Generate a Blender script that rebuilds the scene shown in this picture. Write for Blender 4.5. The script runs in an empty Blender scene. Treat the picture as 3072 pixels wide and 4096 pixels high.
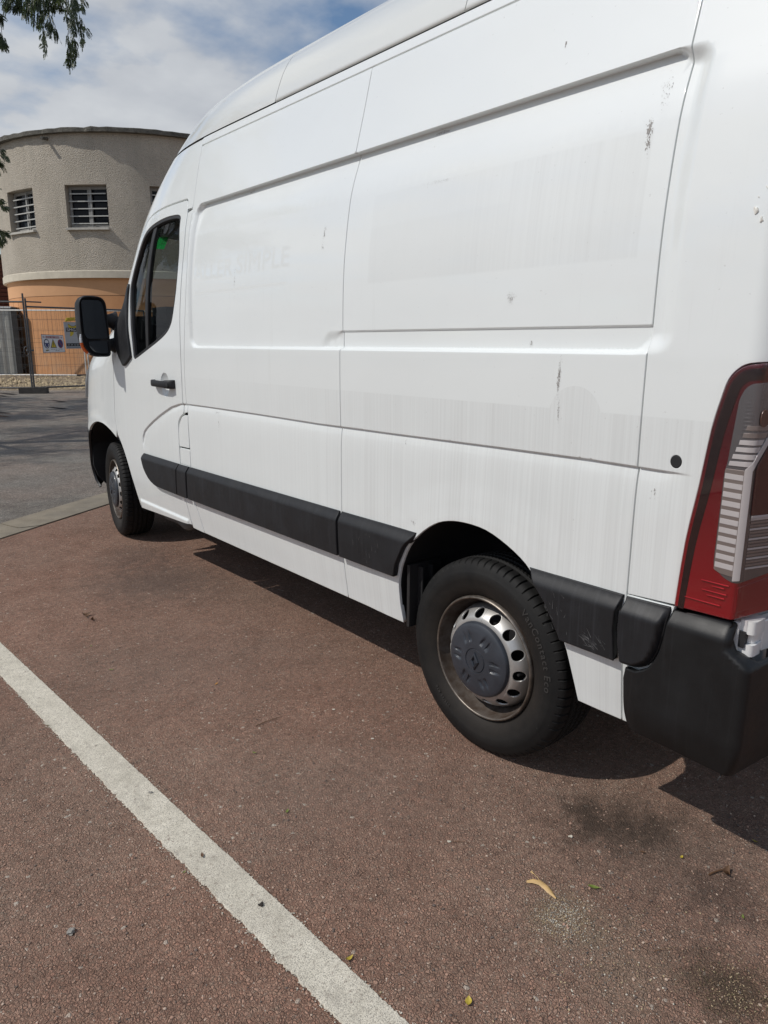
import bpy, bmesh, math, random
import numpy as np
from mathutils import Vector
from mathutils.geometry import delaunay_2d_cdt
random.seed(7); RNG = np.random.default_rng(7)
R_ = math.radians
SC = bpy.context.scene
COL = SC.collection

# ------------------------------------------------------------------ camera
CAM = np.array([-1.65347, -1.53576, 1.38037])
YAW, PIT, ROL, FPX = 0.689378, 0.230153, 0.003130, 2876.04
fw = np.array([math.sin(YAW)*math.cos(PIT), math.cos(YAW)*math.cos(PIT), -math.sin(PIT)])
r0 = np.array([math.cos(YAW), -math.sin(YAW), 0.0]); u0 = np.cross(r0, fw)
rt = math.cos(ROL)*r0 + math.sin(ROL)*u0; up = -math.sin(ROL)*r0 + math.cos(ROL)*u0
cam = bpy.data.cameras.new("camera"); co = bpy.data.objects.new("camera", cam); COL.objects.link(co)
from mathutils import Matrix
M = Matrix(((rt[0], up[0], -fw[0], CAM[0]), (rt[1], up[1], -fw[1], CAM[1]), (rt[2], up[2], -fw[2], CAM[2]), (0, 0, 0, 1)))
co.matrix_world = M
cam.sensor_fit = 'VERTICAL'; cam.sensor_height = 36.0; cam.sensor_width = 27.0
cam.lens = FPX/4096*36.0; cam.clip_start = 0.05; cam.clip_end = 3000
SC.camera = co

# ------------------------------------------------------------------ sky, sun, exposure
SUNV = Vector((-0.29, 0.12, 0.354)).normalized()
SUN_EL = math.asin(SUNV.z); SUN_ROT = math.atan2(SUNV.x, SUNV.y)
SUN_STRENGTH = 3.0; SKY_STRENGTH = 0.1
w = bpy.data.worlds.new("World"); SC.world = w; w.use_nodes = True
def _world():
    nt = w.node_tree; N = nt.nodes; L = nt.links; N.clear()
    out = N.new('ShaderNodeOutputWorld'); bg = N.new('ShaderNodeBackground'); bg.inputs['Strength'].default_value = SKY_STRENGTH
    sky = N.new('ShaderNodeTexSky'); sky.sky_type = 'NISHITA'; sky.sun_disc = False
    sky.sun_elevation = SUN_EL; sky.sun_rotation = SUN_ROT; sky.air_density = 1.0; sky.dust_density = 0.6; sky.ozone_density = 1.6
    tc = N.new('ShaderNodeTexCoord'); sep = N.new('ShaderNodeSeparateXYZ'); L.new(tc.outputs['Generated'], sep.inputs[0])
    def mth(op, a, b=None):
        n = N.new('ShaderNodeMath'); n.operation = op
        for i, v in enumerate((a, b)):
            if v is None: continue
            if hasattr(v, 'is_output'): L.new(v, n.inputs[i])
            else: n.inputs[i].default_value = v
        return n.outputs[0]
    zz = mth('ADD', mth('MAXIMUM', sep.outputs[2], 0.0), 0.22)
    cb = N.new('ShaderNodeCombineXYZ')
    L.new(mth('DIVIDE', sep.outputs[0], zz), cb.inputs[0]); L.new(mth('DIVIDE', sep.outputs[1], zz), cb.inputs[1])
    def noise(scale, det, ro, off):
        mp = N.new('ShaderNodeMapping'); mp.inputs['Location'].default_value = off; L.new(cb.outputs[0], mp.inputs[0])
        n = N.new('ShaderNodeTexNoise'); n.inputs['Scale'].default_value = scale; n.inputs['Detail'].default_value = det; n.inputs['Roughness'].default_value = ro
        L.new(mp.outputs[0], n.inputs['Vector']); return n.outputs['Fac']
    n1 = noise(1.5, 7, 0.52, CLOUD_OFF); n2 = noise(4.2, 5, 0.5, (3.1, 7.7, 0)); n3 = noise(0.9, 3, 0.5, (1.3, 2.2, 0))
    def ramp(f, stops):
        r = N.new('ShaderNodeValToRGB'); e = r.color_ramp.elements
        while len(e) < len(stops): e.new(0.5)
        for k, (p, c) in enumerate(stops): e[k].position = p; e[k].color = (c[0], c[1], c[2], 1)
        L.new(f, r.inputs[0]); return r.outputs[0]
    cov = mth('ADD', n1, mth('MULTIPLY', mth('SUBTRACT', n2, 0.5), 0.30))
    # more cover towards the horizon
    cov = mth('ADD', cov, mth('MULTIPLY', mth('SUBTRACT', 0.42, mth('MINIMUM', sep.outputs[2], 0.42)), 0.42))
    mask = ramp(cov, [(0.45, (0, 0, 0)), (0.60, (1, 1, 1))])
    shade = mth('ADD', mth('MULTIPLY', n2, 0.55), mth('MULTIPLY', n3, 0.45))
    ccol = ramp(shade, [(0.34, (4.1, 4.4, 4.95)), (0.62, (6.2, 6.45, 6.75))])
    blue = N.new('ShaderNodeMix'); blue.data_type = 'RGBA'; blue.blend_type = 'MULTIPLY'; blue.inputs[0].default_value = 1.0
    L.new(sky.outputs[0], blue.inputs[6]); blue.inputs[7].default_value = (0.93, 1.0, 1.03, 1)
    mx = N.new('ShaderNodeMix'); mx.data_type = 'RGBA'
    L.new(mask, mx.inputs[0]); L.new(blue.outputs[2], mx.inputs[6]); L.new(ccol, mx.inputs[7])
    L.new(mx.outputs[2], bg.inputs[0]); L.new(bg.outputs[0], out.inputs[0])
CLOUD_OFF = (0.35, 0.9, 0.0)
_world()
sl = bpy.data.lights.new("sun", 'SUN'); sl.energy = SUN_STRENGTH; sl.angle = R_(0.53); sl.color = (1.0, 0.955, 0.89)
so = bpy.data.objects.new("sun", sl); COL.objects.link(so); so.rotation_euler = SUNV.to_track_quat('Z', 'Y').to_euler(); so.location = (-6, 4, 12)
SC.view_settings.view_transform = 'Standard'; SC.view_settings.look = 'None'; SC.view_settings.exposure = 0.0; SC.view_settings.gamma = 1.0
SC.view_settings.use_curve_mapping = False
SC.render.engine = 'CYCLES'; SC.cycles.max_bounces = 8; SC.cycles.transparent_max_bounces = 12; SC.cycles.caustics_reflective = False; SC.cycles.caustics_refractive = False

# ------------------------------------------------------------------ material helpers
class NT:
    def __init__(s, name):
        s.mat = bpy.data.materials.new(name); s.mat.use_nodes = True; s.t = s.mat.node_tree; s.N = s.t.nodes; s.L = s.t.links
        s.b = s.N['Principled BSDF']; s._tc = None
    def put(s, sock, v):
        if hasattr(v, 'is_output'): s.L.new(v, sock)
        elif isinstance(v, (tuple, list)) and len(v) == 3 and sock.type == 'RGBA': sock.default_value = (*v, 1)
        else: sock.default_value = v
    def set(s, **k):
        for a, v in k.items(): s.put(s.b.inputs[a.replace('_', ' ')], v)
        return s
    def obj(s):
        if not s._tc: s._tc = s.N.new('ShaderNodeTexCoord')
        return s._tc.outputs['Object']
    def gen(s):
        s.obj(); return s._tc.outputs['Generated']
    def sep(s, v):
        n = s.N.new('ShaderNodeSeparateXYZ'); s.L.new(v, n.inputs[0]); return n.outputs
    def comb(s, x, y, z):
        n = s.N.new('ShaderNodeCombineXYZ')
        for i, v in enumerate((x, y, z)): s.put(n.inputs[i], v)
        return n.outputs[0]
    def m(s, op, a, b=None, c=None, clamp=False):
        n = s.N.new('ShaderNodeMath'); n.operation = op; n.use_clamp = clamp
        for i, v in enumerate((a, b, c)):
            if v is not None: s.put(n.inputs[i], v)
        return n.outputs[0]
    def mapr(s, v, a, b, c=0.0, d=1.0, smooth=False):
        n = s.N.new('ShaderNodeMapRange'); n.interpolation_type = 'SMOOTHSTEP' if smooth else 'LINEAR'
        for i, x in enumerate((v, a, b, c, d)): s.put(n.inputs[i], x)
        return n.outputs[0]
    def scl(s, v, sc, loc=(0, 0, 0), rot=(0, 0, 0)):
        n = s.N.new('ShaderNodeMapping'); n.inputs['Scale'].default_value = sc; n.inputs['Location'].default_value = loc; n.inputs['Rotation'].default_value = rot; s.L.new(v, n.inputs[0]); return n.outputs[0]
    def noise(s, v, scale, det=4, ro=0.5, out=0):
        n = s.N.new('ShaderNodeTexNoise'); n.inputs['Scale'].default_value = scale; n.inputs['Detail'].default_value = det; n.inputs['Roughness'].default_value = ro
        s.L.new(v, n.inputs['Vector']); return n.outputs[out]
    def vor(s, v, scale, feature='F1', out='Distance', rnd=1.0):
        n = s.N.new('ShaderNodeTexVoronoi'); n.feature = feature; n.inputs['Scale'].default_value = scale; n.inputs['Randomness'].default_value = rnd
        s.L.new(v, n.inputs['Vector']); return n.outputs[out]
    def ramp(s, f, stops, interp='LINEAR'):
        r = s.N.new('ShaderNodeValToRGB'); r.color_ramp.interpolation = interp; e = r.color_ramp.elements
        while len(e) < len(stops): e.new(0.5)
        for k, (p, c) in enumerate(stops):
            e[k].position = p
            if not hasattr(c, '__len__'): c = (c, c, c)
            e[k].color = (c[0], c[1], c[2], 1)
        s.put(r.inputs[0], f); return r.outputs[0]
    def mix(s, f, a, b, mode='MIX'):
        n = s.N.new('ShaderNodeMix'); n.data_type = 'RGBA'; n.blend_type = mode
        s.put(n.inputs[0], f); s.put(n.inputs[6], a); s.put(n.inputs[7], b); return n.outputs[2]
    def bump(s, h, strength=1.0, dist=0.01, nrm=None):
        n = s.N.new('ShaderNodeBump'); n.inputs['Strength'].default_value = strength; n.inputs['Distance'].default_value = dist
        s.put(n.inputs['Height'], h)
        if nrm is not None: s.L.new(nrm, n.inputs['Normal'])
        return n.outputs[0]

def simple(name, col, rough=0.5, metal=0.0, spec=0.5, coat=0.0, var=0.0, vs=8.0, bump=0.0, bs=60.0):
    g = NT(name); g.set(Roughness=rough, Metallic=metal)
    g.b.inputs['Specular IOR Level'].default_value = spec; g.b.inputs['Coat Weight'].default_value = coat; g.b.inputs['Coat Roughness'].default_value = 0.08
    if var:
        f = g.noise(g.obj(), vs, 5, 0.6)
        g.set(Base_Color=g.mix(g.mapr(f, 0.3, 0.7), tuple(c*(1-var) for c in col), tuple(min(1, c*(1+var)) for c in col)))
    else: g.set(Base_Color=col)
    if bump: g.set(Normal=g.bump(g.noise(g.obj(), bs, 4, 0.6), bump, 0.004))
    return g.mat

# ------------------------------------------------------------------ mesh helpers
def tag(o, label=None, cat=None, group=None, kind=None):
    if label: o['label'] = label
    if cat: o['category'] = cat
    if group: o['group'] = group
    if kind: o['kind'] = kind
    return o
def root(name, loc, label, cat, group=None, rz=0.0):
    o = bpy.data.objects.new(name, None); o.location = loc; o.rotation_euler = (0, 0, rz); o.empty_display_size = 0.1
    COL.objects.link(o); tag(o, label, cat, group); return o
def mesh_obj(name, V, F, mat, parent=None, smooth=True, normals=None, label=None):
    me = bpy.data.meshes.new(name); me.from_pydata([tuple(map(float, v)) for v in V], [], [tuple(map(int, f)) for f in F]); me.update()
    if mat is not None:
        for mm in (mat if isinstance(mat, (list, tuple)) else [mat]): me.materials.append(mm)
    if smooth: me.polygons.foreach_set('use_smooth', [True]*len(me.polygons))
    if normals is not None: me.normals_split_custom_set_from_vertices([tuple(map(float, n)) for n in normals])
    o = bpy.data.objects.new(name, me); COL.objects.link(o)
    if parent is not None: o.parent = parent
    if label: o['label'] = label
    return o
def bm_obj(name, bm, mat, parent=None, smooth=False, bevel=0.0, label=None, angle=35):
    if bevel:
        bmesh.ops.bevel(bm, geom=[e for e in bm.edges if len(e.link_faces) == 2 and e.calc_face_angle(0) > R_(30)], offset=bevel, segments=2, affect='EDGES', profile=0.6, clamp_overlap=True)
    bmesh.ops.recalc_face_normals(bm, faces=bm.faces[:])
    me = bpy.data.meshes.new(name); bm.to_mesh(me); bm.free()
    if mat is not None: me.materials.append(mat)
    if smooth:
        me.polygons.foreach_set('use_smooth', [True]*len(me.polygons))
        try: me.set_sharp_from_angle(angle=R_(angle))
        except Exception: pass
    o = bpy.data.objects.new(name, me); COL.objects.link(o)
    if parent is not None: o.parent = parent
    if label: o['label'] = label
    return o
def add_box(bm, c, s, rot=None):
    hx, hy, hz = s[0]/2, s[1]/2, s[2]/2
    vs = [Vector((a*hx, b*hy, d*hz)) for a in (-1, 1) for b in (-1, 1) for d in (-1, 1)]
    if rot is not None: vs = [rot @ v for v in vs]
    vs = [bm.verts.new(v+Vector(c)) for v in vs]
    for f in ((0, 1, 3, 2), (4, 6, 7, 5), (0, 4, 5, 1), (2, 3, 7, 6), (0, 2, 6, 4), (1, 5, 7, 3)): bm.faces.new([vs[i] for i in f])
def add_tube(bm, pts, rad, seg=8, cap=True):
    pts = [Vector(p) for p in pts]; rad = rad if hasattr(rad, '__len__') else [rad]*len(pts)
    rings = []
    for i, p in enumerate(pts):
        d = (pts[min(i+1, len(pts)-1)]-pts[max(i-1, 0)]).normalized()
        a = d.orthogonal().normalized() if i == 0 else (a-d*a.dot(d)).normalized()
        b = d.cross(a)
        rings.append([bm.verts.new(p+(a*math.cos(2*math.pi*k/seg)+b*math.sin(2*math.pi*k/seg))*rad[i]) for k in range(seg)])
    for A, B in zip(rings[:-1], rings[1:]):
        for k in range(seg): bm.faces.new((A[k], A[(k+1) % seg], B[(k+1) % seg], B[k]))
    if cap: bm.faces.new(rings[0][::-1]); bm.faces.new(rings[-1])
def lathe(prof, seg=48, ax='X', close=False):
    """prof: list of (axial, radius); returns V, F around the X axis"""
    V = []; F = []; n = len(prof)
    for k in range(seg):
        a = 2*math.pi*k/seg
        for (x, r) in prof: V.append((x, r*math.sin(a), r*math.cos(a)))
    for k in range(seg):
        k2 = (k+1) % seg
        for i in range(n-1): F.append((k*n+i, k2*n+i, k2*n+i+1, k*n+i+1))
    return V, F
def copy_tree(o, parent=None, **kw):
    c = o.copy(); COL.objects.link(c); c.parent = parent
    for ch in list(o.children): copy_tree(ch, c)
    return c

def catmull(P, n=6, closed=True):
    P = np.array(P, float); m = len(P); out = []
    rng = range(m) if closed else range(m-1)
    for i in rng:
        p0, p1, p2, p3 = (P[(i-1) % m], P[i], P[(i+1) % m], P[(i+2) % m]) if closed else (P[max(i-1, 0)], P[i], P[i+1], P[min(i+2, m-1)])
        for t in np.linspace(0, 1, n, endpoint=False):
            out.append(0.5*((2*p1)+(-p0+p2)*t+(2*p0-5*p1+4*p2-p3)*t*t+(-p0+3*p1-3*p2+p3)*t**3))
    if not closed: out.append(P[-1])
    return [tuple(q) for q in out]
def roundpoly(P, r, n=5):
    """round each corner of a polygon by radius r (number or list)"""
    P = [np.array(q, float) for q in P]; m = len(P); out = []
    for i in range(m):
        rr = r[i] if hasattr(r, '__len__') else r
        a, b, c = P[i-1], P[i], P[(i+1) % m]
        d1 = a-b; d2 = c-b; l1 = np.linalg.norm(d1); l2 = np.linalg.norm(d2)
        if rr <= 0: out.append(tuple(b)); continue
        t = min(rr, l1*0.48, l2*0.48)
        A = b+d1/l1*t; B = b+d2/l2*t
        for k in range(n+1):
            s = k/n; out.append(tuple((1-s)**2*A+2*s*(1-s)*b+s*s*B))
    return out
def resample(P, step):
    P = np.array(P, float); out = []
    for a, b in zip(P, np.roll(P, -1, 0)):
        L = np.linalg.norm(b-a)
        if L < 1e-6: continue
        for k in range(max(1, int(math.ceil(L/step)))): out.append(a+(b-a)*k/max(1, int(math.ceil(L/step))))
    return np.array(out)
def inside(pts, poly):
    x, y = pts[:, 0], pts[:, 1]; c = np.zeros(len(pts), bool); n = len(poly)
    for i in range(n):
        x1, y1 = poly[i]; x2, y2 = poly[(i+1) % n]
        k = ((y1 > y) != (y2 > y))
        if y1 != y2: c ^= k & (x < (x2-x1)*(y-y1)/(y2-y1)+x1)
    return c
def area(P):
    P = np.array(P); return 0.5*np.sum(P[:, 0]*np.roll(P[:, 1], -1)-np.roll(P[:, 0], -1)*P[:, 1])
def dist_poly(pts, poly):
    best = np.full(len(pts), 9.0); poly = np.array(poly)
    for a, b in zip(poly, np.roll(poly, -1, 0)):
        d = b-a; L = d@d
        if L < 1e-14: continue
        t = np.clip(((pts-a)@d)/L, 0, 1); best = np.minimum(best, np.hypot(*(pts-a-t[:, None]*d).T))
    return best
def inset(P, d):
    """move every outline vertex to the inner side by d (P counter-clockwise for an outer loop)"""
    P = np.array(P); a = P-np.roll(P, 1, 0); b = np.roll(P, -1, 0)-P
    na = np.stack([-a[:, 1], a[:, 0]], 1)/np.maximum(np.linalg.norm(a, axis=1), 1e-9)[:, None]
    nb = np.stack([-b[:, 1], b[:, 0]], 1)/np.maximum(np.linalg.norm(b, axis=1), 1e-9)[:, None]
    n = na+nb; l = np.linalg.norm(n, axis=1); n = n/np.maximum(l, 1e-6)[:, None]
    k = np.clip(1/np.maximum((n*na).sum(1), 0.5), 1, 1.6)
    return P+n*(d*k)[:, None], n

def panel(name, outline, mat, parent, fmap, holes=(), hem=0.014, rnd=0.003, coarse=0.05, fine=None, curv=None, step=0.022, flip=False, label=None, extra=None):
    """sheet bounded by 2-D outline (and holes), mapped to 3-D by fmap(a,b)->(N,3); rounded edge + hem folded inwards.
    curv(a,b): points where True are meshed at the fine step."""
    loops = []
    for k, P in enumerate([outline, *holes]):
        if fine is not None and step <= 0.016:
            P = resample(P, 0.004); i_ = np.arange(len(P)); c_ = curv(P[:, 0], P[:, 1]) if len(P) else i_ > 0
            d_ = P-np.roll(P, 1, 0); t_ = np.arctan2(d_[:, 1], d_[:, 0]); tn = np.abs((np.roll(t_, -1)-t_+np.pi) % (2*np.pi)-np.pi) > 0.02
            P = P[c_ | tn | (i_ % max(1, int(step/0.004)) == 0)]
        else: P = resample(P, step)
        if (area(P) < 0) == (k == 0): P = P[::-1]
        loops.append(P)
    ins = [inset(P, rnd) for P in loops]
    lo = loops[0].min(0); hi = loops[0].max(0)
    A, B = np.meshgrid(np.arange(lo[0]+coarse/2, hi[0], coarse), np.arange(lo[1]+coarse/2, hi[1], coarse)); pts = np.stack([A.ravel(), B.ravel()], 1)
    if fine is not None:
        A, B = np.meshgrid(np.arange(lo[0]+fine[0]/2, hi[0], fine[0]), np.arange(lo[1]+fine[1]/2, hi[1], fine[1])); q = np.stack([A.ravel(), B.ravel()], 1)
        q = q[curv(q[:, 0], q[:, 1])]; pts = np.concatenate([pts, q]) if len(q) else pts
    if extra is not None: pts = pts[~band_fn(pts[:, 0], pts[:, 1])]
    if extra is not None: pts = np.concatenate([pts, extra])
    k = inside(pts, ins[0][0])
    for P, _ in ins[1:]: k &= ~inside(pts, P)
    pts = pts[k]
    if len(pts):
        d = np.full(len(pts), 9.0)
        for P, _ in ins: d = np.minimum(d, dist_poly(pts, P))
        pts = pts[d > (0.0022 if fine else coarse*0.3)]
    V2 = []; E2 = []
    for P, _ in ins:
        o = len(V2); V2 += [Vector(q) for q in P]; E2 += [(o+i, o+(i+1) % len(P)) for i in range(len(P))]
    V2 += [Vector(q) for q in pts]
    vo, _, fo, *_ = delaunay_2d_cdt(V2, E2, [], 0, 1e-7)
    vo = np.array([tuple(v) for v in vo]); fo = np.array([f for f in fo if len(f) == 3])
    c = vo[fo].mean(1); k = inside(c, ins[0][0])
    for P, _ in ins[1:]: k &= ~inside(c, P)
    fo = fo[k]
    e = 4e-4
    def nrm(q):
        da = fmap(q[:, 0]+e, q[:, 1])-fmap(q[:, 0]-e, q[:, 1]); db = fmap(q[:, 0], q[:, 1]+e)-fmap(q[:, 0], q[:, 1]-e)
        n = np.cross(da, db); n /= np.maximum(np.linalg.norm(n, axis=1), 1e-12)[:, None]
        return -n if flip else n
    V3 = fmap(vo[:, 0], vo[:, 1]); N3 = nrm(vo)
    if flip: fo = fo[:, ::-1]
    V = [V3]; N = [N3]; F = [tuple(f) for f in fo]; base_i = len(V3)
    for (P, (Pi, n2)) in zip(loops, ins):
        m = len(P); nn = nrm(P); g0 = fmap(Pi[:, 0], Pi[:, 1]); p1 = fmap(P[:, 0], P[:, 1])
        outd = p1-g0; outd /= np.maximum(np.linalg.norm(outd, axis=1), 1e-9)[:, None]
        rings = [(g0, nn), (p1-nn*rnd*0.35-outd*rnd*0.25, (nn+outd)/1.4142), (p1-nn*rnd, (outd*0.97+nn*0.2)), (p1-nn*(rnd+hem), outd)]
        for v, n in rings: V.append(v); N.append(n)
        for r in range(3):
            a = base_i+r*m; b = a+m
            for i in range(m):
                j = (i+1) % m; q = (a+i, b+i, b+j, a+j); F.append(q[::-1] if flip else q)
        base_i += 4*m
    V = np.concatenate(V); N = np.concatenate(N)
    return mesh_obj(name, V, F, mat, parent, True, N, label)

def text_mesh(s, size, align='LEFT', spacing=1.0, bold=0.0):
    cu = bpy.data.curves.new('txt', 'FONT'); cu.body = s; cu.size = size; cu.align_x = align; cu.space_character = spacing; cu.offset = bold*size; cu.resolution_u = 3
    o = bpy.data.objects.new('txt', cu); COL.objects.link(o); dg = bpy.context.evaluated_depsgraph_get()
    me = bpy.data.meshes.new_from_object(o.evaluated_get(dg)); bpy.data.objects.remove(o); bpy.data.curves.remove(cu)
    bm = bmesh.new(); bm.from_mesh(me); bpy.data.meshes.remove(me)
    bmesh.ops.triangulate(bm, faces=bm.faces[:])
    for _ in range(3):
        es = [e for e in bm.edges if e.calc_length() > max(0.16*size, 0.010)]
        if not es: break
        bmesh.ops.subdivide_edges(bm, edges=es, cuts=1); bmesh.ops.triangulate(bm, faces=bm.faces[:])
    V = np.array([v.co[:] for v in bm.verts]); F = [[v.index for v in f.verts] for f in bm.faces]; bm.free()
    return V, F

# ------------------------------------------------------------------ van body surface: x as a function of (y along the van, z up), left side
def herm(xs,ys,n=2000):
    xs=np.array(xs,float);ys=np.array(ys,float)
    d=np.diff(ys)/np.diff(xs); m=np.zeros_like(ys); m[0]=d[0];m[-1]=d[-1]
    for i in range(1,len(xs)-1):
        if d[i-1]*d[i]>0:
            w1=2*(xs[i+1]-xs[i])+(xs[i]-xs[i-1]);w2=(xs[i+1]-xs[i])+2*(xs[i]-xs[i-1])
            m[i]=(w1+w2)/(w1/d[i-1]+w2/d[i])
    X=np.linspace(xs[0],xs[-1],n); k=np.clip(np.searchsorted(xs,X,side='right')-1,0,len(xs)-2)
    h=xs[k+1]-xs[k];t=(X-xs[k])/h
    Y=(2*t**3-3*t*t+1)*ys[k]+(t**3-2*t*t+t)*h*m[k]+(-2*t**3+3*t*t)*ys[k+1]+(t**3-t*t)*h*m[k+1]
    return X,Y
BASE=herm([.30,.355,.40,.456,.54,.66,.80,1.0,1.2,1.36,1.5,1.65,1.78,1.93,2.05,2.2,2.36,2.41,2.5,2.57,2.63,2.68,2.71],
          [.040,.030,.024,.016,.006,.001,.000,.000,-.002,-.001,.001,.007,.020,.044,.078,.119,.160,.174,.207,.245,.30,.39,.55])
YN=herm([.28,.36,.45,.6,.73,.85,1.1,1.22,1.28,1.36,1.45,1.56,1.76,1.92,2.05,2.2,2.32,2.41,2.5,2.57,2.63,2.68,2.71],
        [4.50,4.59,4.61,4.578,4.57,4.552,4.474,4.404,4.322,4.124,3.902,3.704,3.567,3.474,3.429,3.33,3.207,3.089,2.966,2.87,2.72,2.42,1.95])
W=1.035; LC=1.3; NE=3.2
sm=lambda t:(lambda u:u*u*(3-2*u))(np.clip(t,0,1))
def base(z): return np.interp(z,*BASE)
def yn(z): return np.interp(z,*YN)
def X0(y,z):
    b=base(z); t=np.clip((y-yn(z)+LC)/LC,0,.9995)
    f=(W-b)*(1-(1-t**NE)**(1/NE))
    u=np.clip((-.79-y)/.062,0,.985)
    return b+f+.062*(1-np.sqrt(1-u*u))
def sdbox(y,z,y0,y1,z0,z1,r):
    cy,cz=(y0+y1)/2,(z0+z1)/2; qy=np.abs(y-cy)-(y1-y0)/2+r; qz=np.abs(z-cz)-(z1-z0)/2+r
    return np.hypot(np.maximum(qy,0),np.maximum(qz,0))+np.minimum(np.maximum(qy,qz),0)-r
CRE=[(-.70,1.0735),(-.4,1.0765),(-.05,1.073),(.4,1.067),(.9,1.062),(1.4,1.064),(1.9,1.063),(2.14,1.061),(2.224,1.056),(2.339,1.034),(2.43,1.004),(2.517,.973),(2.62,.932),(2.711,.891),(2.77,.858),(2.80,.82),(2.806,.785),(2.80,.74)]
def polyd(y,z,P):
    P=np.array(P); best=np.full(np.shape(y),9.); sg=np.ones(np.shape(y))
    for (a,b) in zip(P[:-1],P[1:]):
        d=b-a; t=np.clip(((y-a[0])*d[0]+(z-a[1])*d[1])/(d@d),0,1)
        ey=y-a[0]-t*d[0];ez=z-a[1]-t*d[1]; D=np.hypot(ey,ez); k=D<best
        best=np.where(k,D,best); sg=np.where(k,np.where(d[0]*ez-d[1]*ey<0,1,-1),sg)
    return best*sg   # >0 below / inside (right of travel)
def feat(y,z):
    y=np.asarray(y,float);z=np.asarray(z,float)
    # big recessed panel
    sd=-sdbox(y,z,-.617,2.058,1.354,2.058,.055)
    w=np.where(y<-.45,.055,np.where(y>1.96,.030,.013))
    top=sm((z-1.80)/.1)
    w=.013-.0085*top*(y<2.0)+(.042)*sm((-.50-y)/.06)+.017*sm((y-1.985)/.05)
    m=sm(sd/w)
    dep=np.interp(z,[1.36,1.6,1.9,2.05],[.0145,.0145,.018,.027])
    f=dep*m
    # rail strip at the foot of the recess
    sd2=-sdbox(y,z,-1.5,.872,1.2,1.4285+.0*y,.062)-(.0) 
    w2=.007+.03*sm((y-.73)/.07)
    f=f+.0065*sm(sd2/w2)*sm((sd-.002)/.012)*sm((y+.5485)/.004)
    # swage line
    d=polyd(y,z,CRE); amp=sm((y+.70)/.10)*np.where(y<2.7,1,sm((z-.735)/.08))
    dr=.004+.005*sm((y-2.2)/.1)
    g=np.where(d<-.003,0,np.where(d<dr,sm((d+.003)/(.003+dr)),np.exp(-np.maximum(d-dr,0)/.036)))
    f=f+.0085*amp*g
    # soft flare over the rear wheel
    r=np.hypot(y,z-.342); f=f-.0025*sm((.62-r)/.09)-.0013*sm((.535-r)/.05)
    # front wheel flare
    r=np.hypot(y-3.69,z-.36); f=f-.006*sm((.56-r)/.06)
    return f
def X(y,z): return X0(y,z)+feat(y,z)
VW = W   # half width of the van
def F_side(off=0.0, features=True):
    def f(a, b):
        x = (X(a, b) if features else X0(a, b))+off
        return np.stack([x, a, b], 1)
    return f
def curv_side(a, b):
    h = 0.004
    l = np.abs(feat(a+h, b)+feat(a-h, b)+feat(a, b+h)+feat(a, b-h)-4*feat(a, b))/h/h
    return l > 0.9

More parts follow.
